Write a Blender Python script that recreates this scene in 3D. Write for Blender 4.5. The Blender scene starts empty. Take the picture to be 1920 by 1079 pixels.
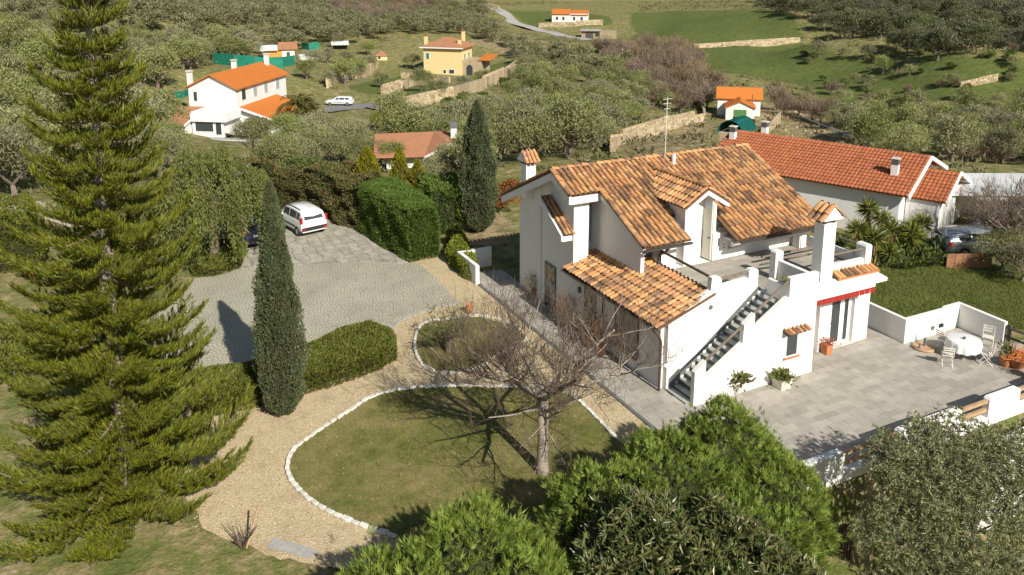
import bpy, math, random
import numpy as np
from math import radians, sin, cos, pi, atan2, tan
from mathutils import Vector, Matrix
rnd = random.Random(7); rng = np.random.default_rng(11)
SC = bpy.context.scene; COL = SC.collection
# ------------------------------------------------------------------ camera, sky, sun, exposure
F = 1539.58; PX, PY = 960.0, 257.16; H = 15.5; YAW, PIT = radians(26.6257), radians(11.847)
cam = bpy.data.cameras.new('camera'); co = bpy.data.objects.new('camera', cam); COL.objects.link(co)
co.location = (0, 0, H); co.rotation_euler = (radians(90)-PIT, 0, -YAW)
cam.sensor_width = 36; cam.lens = F/1920*36; cam.shift_y = -(539.5-PY)/1920; cam.clip_end = 5000; cam.clip_start = .5
SC.camera = co
SUN_EL = radians(36.5); SUN_T = Vector((-.06, 1, 0)).normalized()*cos(SUN_EL) + Vector((0, 0, -sin(SUN_EL)))
w = bpy.data.worlds.new('World'); SC.world = w; w.use_nodes = True
nt = w.node_tree; bg = nt.nodes['Background']; sky = nt.nodes.new('ShaderNodeTexSky'); sky.sky_type = 'NISHITA'
sky.sun_disc = False; sky.sun_elevation = SUN_EL; sky.sun_rotation = radians(177); sky.air_density = 1.1; sky.dust_density = 1.0
nt.links.new(sky.outputs[0], bg.inputs[0]); bg.inputs[1].default_value = .06
sl = bpy.data.lights.new('sun', 'SUN'); sl.energy = 5.0; sl.angle = radians(.55); sl.color = (1, .95, .855)
so = bpy.data.objects.new('sun', sl); COL.objects.link(so); so.rotation_euler = SUN_T.to_track_quat('-Z', 'Y').to_euler(); so.location = (0, -20, 40)
SC.render.engine = 'CYCLES'
SC.view_settings.view_transform = 'Standard'; SC.view_settings.look = 'None'; SC.view_settings.exposure = .36; SC.view_settings.gamma = 1
SC.cycles.max_bounces = 5; SC.cycles.diffuse_bounces = 3; SC.cycles.transmission_bounces = 3
# ------------------------------------------------------------------ surveying helpers (photo pixel -> place in the world)
_f = np.array([sin(YAW)*cos(PIT), cos(YAW)*cos(PIT), -sin(PIT)]); _r = np.array([cos(YAW), -sin(YAW), 0]); _d = np.cross(_f, _r)
MC = np.array([_r, _d, _f])
def ray(px, py): return MC.T @ np.array([(px-PX)/F, (py-PY)/F, 1.])
def G(px, py, z=0.):
    r = ray(px, py); k = (z-H)/r[2]; return (r[0]*k, r[1]*k, z)
def atx(px, py, x):
    r = ray(px, py); k = x/r[0]; return (x, r[1]*k, H+r[2]*k)
def aty(px, py, y):
    r = ray(px, py); k = y/r[1]; return (r[0]*k, y, H+r[2]*k)
def proj(pts):
    v = (np.asarray(pts, float)-np.array([0, 0, H])) @ MC.T
    zc = np.where(v[:, 2] > .1, v[:, 2], 1e9)
    return PX+F*v[:, 0]/zc, PY+F*v[:, 1]/zc, v[:, 2]
def inpoly(x, y, poly):
    x = np.asarray(x); y = np.asarray(y); c = np.zeros(x.shape, bool); n = len(poly)
    for i in range(n):
        x1, y1 = poly[i]; x2, y2 = poly[(i+1) % n]
        if y1 == y2: continue
        c ^= ((y1 > y) != (y2 > y)) & (x < (x2-x1)*(y-y1)/(y2-y1)+x1)
    return c
# ------------------------------------------------------------------ objects
def tag(o, label=None, cat=None, group=None, kind=None):
    if label: o['label'] = label
    if cat: o['category'] = cat
    if group: o['group'] = group
    if kind: o['kind'] = kind
    return o
def empty(name, loc=(0, 0, 0), rz=0, label=None, cat=None, group=None):
    o = bpy.data.objects.new(name, None); o.empty_display_size = .2; COL.objects.link(o); o.location = loc; o.rotation_euler = (0, 0, rz)
    return tag(o, label, cat, group)
def link(name, me, parent=None, loc=None, rot=None, scale=None):
    o = bpy.data.objects.new(name, me); COL.objects.link(o)
    if parent is not None: o.parent = parent
    if loc is not None: o.location = loc
    if rot is not None: o.rotation_euler = rot
    if scale is not None: o.scale = scale
    return o
def npmesh(name, V, Fq, mat, smooth=False):
    V = np.asarray(V, np.float32); Fq = np.asarray(Fq, np.int32)
    me = bpy.data.meshes.new(name); me.vertices.add(len(V)); me.vertices.foreach_set('co', V.ravel())
    k = Fq.shape[1]; me.loops.add(Fq.size); me.loops.foreach_set('vertex_index', Fq.ravel())
    me.polygons.add(len(Fq)); me.polygons.foreach_set('loop_start', np.arange(0, Fq.size, k, dtype=np.int32))
    me.polygons.foreach_set('loop_total', np.full(len(Fq), k, np.int32))
    me.polygons.foreach_set('use_smooth', np.full(len(Fq), smooth))
    me.update(calc_edges=True); me.materials.append(mat); return me
class MB:
    def __init__(s): s.v = []; s.f = []; s.m = []; s.mats = []; s.mi = 0
    def mat(s, m):
        if m not in s.mats: s.mats.append(m)
        s.mi = s.mats.index(m); return s
    def add(s, vs, fs):
        b = len(s.v); s.v += [tuple(v) for v in vs]
        for f in fs: s.f.append([b+i for i in f]); s.m.append(s.mi)
        return s
    def box(s, x0, y0, z0, x1, y1, z1, bev=0):
        if bev:
            b = bev; pts = []
            return s.prism([(x0+b, y0), (x1-b, y0), (x1, y0+b), (x1, y1-b), (x1-b, y1), (x0+b, y1), (x0, y1-b), (x0, y0+b)], z0, z1)
        v = [(x0, y0, z0), (x1, y0, z0), (x1, y1, z0), (x0, y1, z0), (x0, y0, z1), (x1, y0, z1), (x1, y1, z1), (x0, y1, z1)]
        return s.add(v, [(0, 3, 2, 1), (4, 5, 6, 7), (0, 1, 5, 4), (1, 2, 6, 5), (2, 3, 7, 6), (3, 0, 4, 7)])
    def prism(s, poly, z0, z1):           # polygon in xy, counter-clockwise
        n = len(poly); v = [(x, y, z0) for x, y in poly]+[(x, y, z1) for x, y in poly]
        return s.add(v, [tuple(range(n-1, -1, -1)), tuple(range(n, 2*n))]+[(i, (i+1) % n, n+(i+1) % n, n+i) for i in range(n)])
    def prism_y(s, poly, y0, y1):         # polygon in xz extruded along y
        n = len(poly); v = [(x, y0, z) for x, z in poly]+[(x, y1, z) for x, z in poly]
        return s.add(v, [tuple(range(n)), tuple(range(2*n-1, n-1, -1))]+[((i+1) % n, i, n+i, n+(i+1) % n) for i in range(n)])
    def prism_x(s, poly, x0, x1):         # polygon in yz extruded along x
        n = len(poly); v = [(x0, y, z) for y, z in poly]+[(x1, y, z) for y, z in poly]
        return s.add(v, [tuple(range(n-1, -1, -1)), tuple(range(n, 2*n))]+[(i, (i+1) % n, n+(i+1) % n, n+i) for i in range(n)])
    def tube(s, pts, rs, n=6, cap=True):
        pts = [Vector(p) for p in pts]
        if not hasattr(rs, '__len__'): rs = [rs]*len(pts)
        b = len(s.v); prev = None
        for i, p in enumerate(pts):
            d = (pts[min(i+1, len(pts)-1)]-pts[max(i-1, 0)]);
            if d.length < 1e-6: d = Vector((0, 0, 1))
            d.normalize(); a = Vector((0, 0, 1)) if abs(d.z) < .9 else Vector((1, 0, 0))
            u = d.cross(a).normalized(); vv = d.cross(u)
            for k in range(n):
                t = 2*pi*k/n; s.v.append(tuple(p+(u*cos(t)+vv*sin(t))*rs[i]))
        for i in range(len(pts)-1):
            for k in range(n):
                s.f.append([b+i*n+k, b+i*n+(k+1) % n, b+(i+1)*n+(k+1) % n, b+(i+1)*n+k]); s.m.append(s.mi)
        if cap:
            s.f.append([b+k for k in range(n)][::-1]); s.m.append(s.mi); s.f.append([b+(len(pts)-1)*n+k for k in range(n)]); s.m.append(s.mi)
        return s
    def lathe(s, prof, c=(0, 0, 0), n=16):
        b = len(s.v)
        for r, z in prof:
            for k in range(n): t = 2*pi*k/n; s.v.append((c[0]+r*cos(t), c[1]+r*sin(t), c[2]+z))
        for i in range(len(prof)-1):
            for k in range(n): s.f.append([b+i*n+k, b+i*n+(k+1) % n, b+(i+1)*n+(k+1) % n, b+(i+1)*n+k]); s.m.append(s.mi)
        s.f.append([b+(len(prof)-1)*n+k for k in range(n)]); s.m.append(s.mi)
        return s
    def mesh(s, name, mat=None, smooth=False):
        me = bpy.data.meshes.new(name); me.from_pydata(s.v, [], s.f)
        for m in (s.mats or [mat]): me.materials.append(m)
        if s.mats: me.polygons.foreach_set('material_index', s.m)
        if smooth: me.polygons.foreach_set('use_smooth', [True]*len(s.f))
        me.update(); return me
    def build(s, name, mat=None, parent=None, smooth=False, **k):
        return link(name, s.mesh(name, mat, smooth), parent, **k)
# ------------------------------------------------------------------ materials
def newmat(name):
    m = bpy.data.materials.new(name); m.use_nodes = True; t = m.node_tree; b = t.nodes['Principled BSDF']
    return m, t, b
def N(t, kind, **k):
    n = t.nodes.new('ShaderNode'+kind)
    for a, v in k.items(): setattr(n, a, v)
    return n
def ramp(t, cols, pos=None, fac=None):
    r = N(t, 'ValToRGB'); e = r.color_ramp.elements; n = len(cols)
    while len(e) < n: e.new(.5)
    for i, c in enumerate(cols): e[i].position = pos[i] if pos else i/(n-1); e[i].color = (*c, 1)
    if fac is not None: t.links.new(fac, r.inputs[0])
    return r
def noise(t, scale, detail=4, rough=.6, vec=None, dist=0):
    n = N(t, 'TexNoise'); n.inputs['Scale'].default_value = scale; n.inputs['Detail'].default_value = detail
    n.inputs['Roughness'].default_value = rough; n.inputs['Distortion'].default_value = dist
    if vec is not None: t.links.new(vec, n.inputs['Vector'])
    return n
def geo(t): return N(t, 'NewGeometry').outputs['Position']
def mixc(t, a, b, fac, mode='MIX'):
    m = N(t, 'Mix'); m.data_type = 'RGBA'; m.blend_type = mode
    for i, x in ((0, fac), (6, a), (7, b)):
        if isinstance(x, (int, float)): m.inputs[i].default_value = x
        elif isinstance(x, tuple): m.inputs[i].default_value = (*x, 1)
        else: t.links.new(x, m.inputs[i])
    return m.outputs[2]
def math_(t, op, a, b=None):
    m = N(t, 'Math', operation=op)
    for i, x in enumerate((a, b)):
        if x is None: continue
        if isinstance(x, (int, float)): m.inputs[i].default_value = x
        else: t.links.new(x, m.inputs[i])
    return m.outputs[0]
def bump(t, b, h, strength=.3, dist=.02):
    n = N(t, 'Bump'); n.inputs['Strength'].default_value = strength; n.inputs['Distance'].default_value = dist
    t.links.new(h, n.inputs['Height']); t.links.new(n.outputs[0], b.inputs['Normal'])
def rough_mat(name, cols, scale=3, rough=.85, bscale=None, bstr=.3, bdist=.01, pos=None, rand=0., spec=.3, detail=5):
    m, t, b = newmat(name); p = geo(t); n = noise(t, scale, detail, .65, p)
    r = ramp(t, cols, pos or [.3+.4*i/(len(cols)-1) for i in range(len(cols))], n.outputs[0]); c = r.outputs[0]
    if rand:
        oi = N(t, 'ObjectInfo'); gi = N(t, 'NewGeometry')
        s = math_(t, 'FRACT', math_(t, 'ADD', oi.outputs['Random'], gi.outputs['Random Per Island']))
        v = math_(t, 'ADD', math_(t, 'MULTIPLY', s, 2*rand), 1-rand)
        hs = N(t, 'HueSaturation'); t.links.new(v, hs.inputs['Value']); t.links.new(c, hs.inputs['Color']); c = hs.outputs[0]
    t.links.new(c, b.inputs['Base Color']); b.inputs['Roughness'].default_value = rough; b.inputs['Specular IOR Level'].default_value = spec
    if bscale: n2 = noise(t, bscale, 4, .6, p); bump(t, b, n2.outputs[0], bstr, bdist)
    return m
def plain(name, col, rough=.6, metal=0., spec=.4, coat=0):
    m, t, b = newmat(name); b.inputs['Base Color'].default_value = (*col, 1); b.inputs['Roughness'].default_value = rough
    b.inputs['Metallic'].default_value = metal; b.inputs['Specular IOR Level'].default_value = spec; b.inputs['Coat Weight'].default_value = coat
    return m
def leafmat(name, cols, transl=.3, rough=.55, nscale=.8, spec=.25, objrand=.02):
    m, t, b = newmat(name); gi = N(t, 'NewGeometry'); r = ramp(t, cols, None, gi.outputs['Random Per Island'])
    n = noise(t, nscale, 3, .6, gi.outputs['Position']); oi = N(t, 'ObjectInfo')
    v = math_(t, 'ADD', math_(t, 'MULTIPLY', n.outputs[0], .9), .55)
    v = math_(t, 'ADD', v, math_(t, 'MULTIPLY', math_(t, 'SUBTRACT', oi.outputs['Random'], .5), objrand*2))
    hs = N(t, 'HueSaturation'); t.links.new(v, hs.inputs['Value']); t.links.new(r.outputs[0], hs.inputs['Color'])
    h1 = math_(t, 'FRACT', math_(t, 'MULTIPLY', oi.outputs['Random'], 7.31)); t.links.new(math_(t, 'ADD', math_(t, 'MULTIPLY', math_(t, 'SUBTRACT', h1, .5), objrand*.22), .5), hs.inputs['Hue']); t.links.new(math_(t, 'ADD', math_(t, 'MULTIPLY', h1, objrand*2.2), 1-objrand*.9), hs.inputs['Saturation'])
    t.links.new(hs.outputs[0], b.inputs['Base Color']); b.inputs['Roughness'].default_value = rough; b.inputs['Specular IOR Level'].default_value = spec
    tr = N(t, 'BsdfTranslucent'); t.links.new(hs.outputs[0], tr.inputs[0]); mx = N(t, 'MixShader'); mx.inputs[0].default_value = transl
    t.links.new(b.outputs[0], mx.inputs[1]); t.links.new(tr.outputs[0], mx.inputs[2]); t.links.new(mx.outputs[0], t.nodes['Material Output'].inputs[0])
    return m
# plaster: white paint with faint grime below the copings and soft unevenness
def plaster(name, base=(.80, .78, .74), dirt=(.52, .48, .41), amt=.5):
    m, t, b = newmat(name); p = geo(t); n1 = noise(t, .9, 6, .7, p); mp = N(t, 'Mapping'); mp.inputs['Scale'].default_value = (1.3, 1.3, .35)
    t.links.new(p, mp.inputs[0]); n2 = noise(t, 1.6, 6, .75, mp.outputs[0])
    f = math_(t, 'MULTIPLY', ramp(t, [(0, 0, 0), (1, 1, 1)], [.54, .85], n2.outputs[0]).outputs[0], amt*.8)
    c = mixc(t, mixc(t, base, tuple(x*.94 for x in base), n1.outputs[0]), dirt, f)
    t.links.new(c, b.inputs['Base Color']); b.inputs['Roughness'].default_value = .9; b.inputs['Specular IOR Level'].default_value = .2
    bump(t, b, noise(t, 14, 5, .6, p).outputs[0], .25, .012); return m
M = {}
M['plaster'] = plaster('plaster'); M['plaster_far'] = plaster('plaster_far', (.76, .74, .70), (.5, .46, .4), .35)
M['fascia'] = plaster('fascia', (.78, .77, .74), (.5, .48, .44), .7)
M['yellow'] = plaster('yellow_render', (.72, .56, .28), (.5, .40, .25), .3)
M['ochre'] = plaster('ochre_render', (.62, .30, .07), (.4, .2, .08), .3)
M['dark_wood'] = rough_mat('dark_wood', [(.06, .045, .035), (.12, .09, .07)], 6, .7, 30, .3, .004)
M['rail_wood'] = rough_mat('rail_wood', [(.13, .10, .08), (.22, .17, .13)], 5, .75, 25, .3, .004)
M['pale_wood'] = rough_mat('pale_wood', [(.36, .23, .13), (.5, .33, .2)], 5, .75, 25, .3, .004)
M['gutter'] = plain('gutter_metal', (.11, .10, .09), .45, .4)
M['copper'] = plain('pipe_brown', (.12, .075, .05), .5, .3)
M['white_paint'] = plain('white_paint', (.78, .78, .76), .45)
M['glass'] = plain('window_glass', (.045, .055, .06), .08, 0, .7)
M['curtain_glass'] = rough_mat('curtain_glass', [(.10, .10, .09), (.2, .19, .16)], 2, .15, spec=.6)
M['blockglass'] = plain('glass_block', (.35, .42, .42), .12, 0, .7)
M['red_cloth'] = rough_mat('red_awning', [(0.268, 0.019, 0.013), (0.332, 0.029, 0.019)], 3, .8)
M['cream'] = rough_mat('cream_door', [(.62, .58, .47), (.66, .62, .52)], 1, .6)
M['terra'] = rough_mat('terracotta_pot', [(.42, .15, .06), (.55, .22, .10)], 5, .8, 20, .2)
M['stone'] = rough_mat('dry_stone', [(0.246, 0.193, 0.121), (0.444, 0.351, 0.223), (0.579, 0.476, 0.310)], 4, .9, 14, .6, .03, rand=.28)
M['curb'] = rough_mat('white_edging_stone', [(.52, .49, .42), (.72, .69, .62)], 6, .85, 25, .4, .01, rand=.12)
M['concrete'] = rough_mat('concrete', [(.30, .29, .27), (.42, .41, .38)], 3, .85, 40, .3, .006)
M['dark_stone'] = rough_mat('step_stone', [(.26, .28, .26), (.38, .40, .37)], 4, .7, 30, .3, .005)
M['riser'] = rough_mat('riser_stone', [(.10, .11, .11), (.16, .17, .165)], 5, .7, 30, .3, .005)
M['bark'] = rough_mat('bark', [(.13, .10, .075), (.25, .20, .15)], 9, .9, 30, .8, .02)
M['bark_pale'] = rough_mat('pale_bark', [(.24, .20, .155), (.40, .34, .27)], 7, .9, 30, .8, .02)
M['twig'] = rough_mat('twig_bark', [(0.070, 0.049, 0.035), (0.133, 0.098, 0.070)], 9, .9)
M['asphalt'] = rough_mat('asphalt', [(.16, .155, .15), (.24, .23, .22)], 2, .9, 50, .3, .005)
M['tarp'] = rough_mat('teal_tarpaulin', [(.01, .13, .11), (.02, .2, .17)], 2, .6, 6, .3, .03)
M['net'] = rough_mat('green_net', [(.01, .16, .10), (.02, .26, .17)], 1.2, .8)
M['rust'] = rough_mat('rusty_sheet', [(.20, .10, .05), (.33, .17, .09)], 3, .8)
M['tin'] = rough_mat('pale_sheet', [(.55, .56, .55), (.7, .7, .68)], 1, .5)
M['flower_orange'] = plain('orange_petals', (.75, .22, .02), .7)
M['flower_red'] = plain('dark_red_leaves', (.30, .07, .03), .7)
# old hand-made roof tiles: pale ochre, pink, brown and lichen-black by tile
def coppi(name, cols, pos, lichen, nsc=1.2, tint=.42):
    m, t, b = newmat(name); oi = N(t, 'ObjectInfo'); gi = N(t, 'NewGeometry')
    s = math_(t, 'FRACT', math_(t, 'ADD', oi.outputs['Random'], gi.outputs['Random Per Island']))
    r = ramp(t, cols, pos, s)
    n = noise(t, nsc, 5, .7, gi.outputs['Position']); n2 = noise(t, 22, 5, .7, gi.outputs['Position'])
    big = ramp(t, [(0, 0, 0), (1, 1, 1)], [.46, .60], n.outputs[0]).outputs[0]; fine = ramp(t, [(0, 0, 0), (1, 1, 1)], [.42, .60], n2.outputs[0]).outputs[0]
    c = mixc(t, r.outputs[0], mixc(t, r.outputs[0], (.62, .44, .26), tint), fine)
    c = mixc(t, c, (.075, .055, .042), math_(t, 'MULTIPLY', math_(t, 'MULTIPLY', big, ramp(t, [(0, 0, 0), (1, 1, 1)], [.3, .75], math_(t, 'MULTIPLY', math_(t, 'ADD', s, n2.outputs[0]), .62)).outputs[0]), lichen))
    t.links.new(c, b.inputs['Base Color']); b.inputs['Roughness'].default_value = .9; b.inputs['Specular IOR Level'].default_value = .15
    bump(t, b, n2.outputs[0], .4, .012); return m
M['coppo'] = coppi('old_clay_tile', [(.46, .18, .06), (.60, .31, .11), (.50, .22, .08), (.28, .12, .06), (.64, .36, .15), (.38, .17, .08), (.17, .09, .055)], [0, .18, .36, .52, .66, .84, 1], .72)
M['coppo_bed'] = rough_mat('tile_bedding', [(.10, .055, .035), (.2, .11, .06)], 8, .95)
M['red_tile'] = coppi('red_clay_tile', [(0.345, 0.095, 0.043), (0.426, 0.132, 0.054), (0.305, 0.091, 0.041)], [0, .5, 1], .15, tint=.12)
M['orange_tile'] = coppi('orange_clay_tile', [(0.487, 0.143, 0.025), (0.538, 0.168, 0.029), (0.462, 0.134, 0.025)], [0, .5, 1], .1, tint=.08)
M['brown_tile'] = coppi('brown_clay_tile', [(0.289, 0.111, 0.060), (0.357, 0.153, 0.076), (0.255, 0.102, 0.060)], [0, .5, 1], .4, tint=.3)
# gravel
def gravelmat():
    m, t, b = newmat('pale_gravel'); p = geo(t); v = N(t, 'TexVoronoi'); v.inputs['Scale'].default_value = 26; t.links.new(p, v.inputs['Vector'])
    n = noise(t, 1.0, 5, .7, p); c1 = ramp(t, [(.38, .29, .165), (.58, .47, .29), (.46, .36, .21), (.64, .54, .37)], None, math_(t, 'FRACT', math_(t, 'MULTIPLY', v.outputs['Color'], 3.7)))
    c = mixc(t, c1.outputs[0], (.34, .25, .15), ramp(t, [(0, 0, 0), (.6, .6, .6)], [.48, .7], n.outputs[0]).outputs[0])
    sp = noise(t, 55, 3, .6, p)
    c = mixc(t, c, (.16, .10, .06), math_(t, 'MULTIPLY', ramp(t, [(0, 0, 0), (1, 1, 1)], [.60, .68], sp.outputs[0]).outputs[0], .6))
    t.links.new(c, b.inputs['Base Color']); b.inputs['Roughness'].default_value = .95; b.inputs['Specular IOR Level'].default_value = .1
    bump(t, b, v.outputs['Distance'], .9, .02); return m
M['gravel'] = gravelmat()
# fan-laid setts of the driveway: overlapping arcs in shingled rows
def settmat():
    m, t, b = newmat('fan_setts'); p = geo(t); wn = noise(t, .8, 2, .5, p)
    sx = N(t, 'SeparateXYZ'); t.links.new(p, sx.inputs[0]); W = 1.5; HH = .7
    x = math_(t, 'ADD', sx.outputs[0], math_(t, 'MULTIPLY', wn.outputs[0], .25)); y = math_(t, 'ADD', sx.outputs[1], math_(t, 'MULTIPLY', wn.outputs[0], .35))
    row = math_(t, 'FLOOR', math_(t, 'DIVIDE', y, HH)); off = math_(t, 'MULTIPLY', math_(t, 'FLOORED_MODULO', row, 2.), .5)
    fx = math_(t, 'SUBTRACT', math_(t, 'FRACT', math_(t, 'ADD', math_(t, 'DIVIDE', x, W), off)), .5); fx = math_(t, 'MULTIPLY', fx, W)
    fy = math_(t, 'ADD', math_(t, 'MULTIPLY', math_(t, 'FRACT', math_(t, 'DIVIDE', y, HH)), HH), .35)
    r = math_(t, 'SQRT', math_(t, 'ADD', math_(t, 'MULTIPLY', fx, fx), math_(t, 'MULTIPLY', fy, fy)))
    ring = math_(t, 'ABSOLUTE', math_(t, 'SUBTRACT', math_(t, 'FRACT', math_(t, 'DIVIDE', r, .15)), .5))      # 0.5 at joints
    ang = math_(t, 'ARCTAN2', fx, fy); ri = math_(t, 'FLOOR', math_(t, 'DIVIDE', r, .15))
    seg = math_(t, 'ABSOLUTE', math_(t, 'SUBTRACT', math_(t, 'FRACT', math_(t, 'ADD', math_(t, 'MULTIPLY', ang, 5.), math_(t, 'MULTIPLY', ri, .5))), .5))
    joint = math_(t, 'MAXIMUM', ring, seg); j = ramp(t, [(0, 0, 0), (1, 1, 1)], [.26, .44], joint)
    n = noise(t, .35, 6, .7, p); n2 = noise(t, 7, 4, .7, p)
    base = ramp(t, [(0.340, 0.315, 0.228), (0.460, 0.427, 0.314), (0.550, 0.509, 0.378)], [.32, .5, .68], n.outputs[0])
    c = mixc(t, base.outputs[0], (.47, .44, .37), math_(t, 'MULTIPLY', n2.outputs[0], .5))
    c = mixc(t, c, (.16, .155, .115), math_(t, 'MULTIPLY', j.outputs[0], .62)); t.links.new(c, b.inputs['Base Color']); b.inputs['Roughness'].default_value = .85
    b.inputs['Specular IOR Level'].default_value = .2
    bump(t, b, math_(t, 'SUBTRACT', 1., j.outputs[0]), .7, .02); return m
M['setts'] = settmat()
M['crazy'] = rough_mat('flagstone', [(0.251, 0.233, 0.181), (0.344, 0.321, 0.256), (0.437, 0.409, 0.330)], 1.6, .85, 12, .4, .015, rand=.10)
M['paver'] = rough_mat('grey_plank_paver', [(0.303, 0.276, 0.233), (0.395, 0.368, 0.312)], 1.5, .75, 14, .3, .006, rand=.13, spec=.25)
M['joint'] = rough_mat('paver_joint', [(.20, .18, .155), (.26, .24, .21)], 5, .95)
def grassmat(name, a, b_, dry, dryamt=(.5, .72), sc=.25, bs=.6):
    m, t, b = newmat(name); p = geo(t); n = noise(t, sc, 6, .7, p); n2 = noise(t, 2.2, 8, .8, p); n3 = noise(t, 38, 4, .8, p)
    c = ramp(t, [a, b_], [.40, .60], n2.outputs[0]).outputs[0]; c = mixc(t, c, dry, ramp(t, [(0, 0, 0), (1, 1, 1)], list(dryamt), n.outputs[0]).outputs[0])
    hs = N(t, 'HueSaturation'); t.links.new(math_(t, 'ADD', math_(t, 'MULTIPLY', n3.outputs[0], 1.3), .35), hs.inputs['Value']); t.links.new(c, hs.inputs['Color'])
    t.links.new(hs.outputs[0], b.inputs['Base Color']); b.inputs['Roughness'].default_value = .95; b.inputs['Specular IOR Level'].default_value = .1
    bump(t, b, n3.outputs[0], bs, .04); return m
M['lawn'] = grassmat('lawn_grass', (.10, .118, .030), (.19, .185, .055), (.30, .235, .11), (.42, .68), .5)
M['lawn_green'] = grassmat('green_lawn', (0.065, 0.117, 0.026), (0.130, 0.195, 0.039), (0.195, 0.195, 0.065), (.55, .8), .3)
# leaves
M['olive'] = leafmat('olive_leaves', [(0.166, 0.176, 0.076), (0.261, 0.269, 0.120), (0.374, 0.368, 0.182), (0.214, 0.219, 0.097)], .3, .6, .35, objrand=.2)
M['olive_dark'] = leafmat('dark_oak_leaves', [(0.094, 0.100, 0.053), (0.144, 0.150, 0.077), (0.213, 0.215, 0.122)], .25, .6, .35, objrand=.2)
M['olive_near'] = leafmat('near_olive_leaves', [(0.107, 0.125, 0.046), (0.228, 0.243, 0.100), (0.385, 0.390, 0.216), (0.171, 0.184, 0.077)], .3, .42, .8, .4)
M['bare'] = leafmat('bare_twigs', [(0.158, 0.112, 0.077), (0.221, 0.163, 0.113), (0.273, 0.209, 0.146)], .05, .9, .3, objrand=.14)
M['araucaria'] = leafmat('araucaria_needles', [(0.064, 0.092, 0.013), (0.138, 0.160, 0.020), (0.275, 0.269, 0.028), (0.107, 0.134, 0.018)], .32, .45, .6, .35)
M['cypress'] = leafmat('cypress_scales', [(0.069, 0.090, 0.039), (0.121, 0.140, 0.067), (0.172, 0.190, 0.092)], .25, .6, 1.5)
M['leyland'] = leafmat('conifer_sprays', [(0.109, 0.160, 0.028), (0.191, 0.260, 0.043), (0.316, 0.381, 0.070), (0.150, 0.208, 0.035)], .3, .5, .9)
M['leyland2'] = leafmat('hedge_sprays', [(0.058, 0.098, 0.018), (0.110, 0.164, 0.030), (0.160, 0.210, 0.044)], .25, .55, 1.2)
M['broad'] = leafmat('broad_leaves', [(0.044, 0.069, 0.018), (0.094, 0.131, 0.033), (0.163, 0.156, 0.056), (0.119, 0.150, 0.040), (0.237, 0.194, 0.094)], .2, .38, 1.2, .5)
M['pepper'] = leafmat('weeping_leaves', [(0.101, 0.128, 0.030), (0.169, 0.189, 0.054), (0.230, 0.236, 0.074)], .3, .6, .7)
M['boxhedge'] = leafmat('clipped_hedge_leaves', [(0.066, 0.099, 0.012), (0.113, 0.147, 0.019), (0.174, 0.183, 0.034), (0.133, 0.091, 0.026)], .2, .5, 1.6)
M['limehedge'] = leafmat('lime_hedge_leaves', [(0.099, 0.132, 0.013), (0.165, 0.198, 0.022), (0.220, 0.242, 0.033)], .25, .5, 1.6)
M['gold'] = leafmat('golden_conifer', [(.20, .19, .015), (.32, .27, .02), (.14, .15, .02)], .25, .6, 2)
M['rustleaf'] = leafmat('rusty_leaves', [(.26, .09, .025), (.36, .14, .04), (.15, .08, .03)], .25, .6, 2)
M['yucca'] = leafmat('yucca_blades', [(0.077, 0.110, 0.018), (0.154, 0.187, 0.031), (0.286, 0.264, 0.055)], .25, .4, 2, .4)
M['deadblade'] = leafmat('dead_blades', [(.42, .27, .08), (.58, .40, .14)], .2, .7, 2)
M['palm'] = leafmat('palm_fronds', [(.075, .085, .02), (.14, .13, .035), (.20, .17, .06)], .25, .5, 1)
M['shrub'] = leafmat('shrub_leaves', [(0.072, 0.102, 0.024), (0.120, 0.156, 0.036), (0.192, 0.204, 0.060)], .25, .55, .8)
M['brush'] = leafmat('dry_brush', [(0.132, 0.120, 0.060), (0.192, 0.180, 0.090), (0.108, 0.120, 0.048)], .15, .8, .5)
M['grassblade'] = leafmat('grass_blades', [(0.101, 0.135, 0.027), (0.176, 0.203, 0.047), (0.257, 0.243, 0.081)], .3, .7, .6)
M['pebble'] = rough_mat('tan_pebbles', [(.34, .26, .16), (.50, .41, .28)], 9, .9, rand=.2)
M['twigleaf'] = leafmat('brown_leaf_litter', [(.12, .07, .04), (.2, .12, .07)], .1, .8, 2)
M['cactus'] = leafmat('cactus_pads', [(.10, .14, .06), (.15, .18, .08)], .1, .6, 2)
M['core'] = rough_mat('core_shade', [(.022, .026, .010), (.045, .045, .02)], 6, .95)  # solid foliage hearts: inner shade put into a near-black colour
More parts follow.
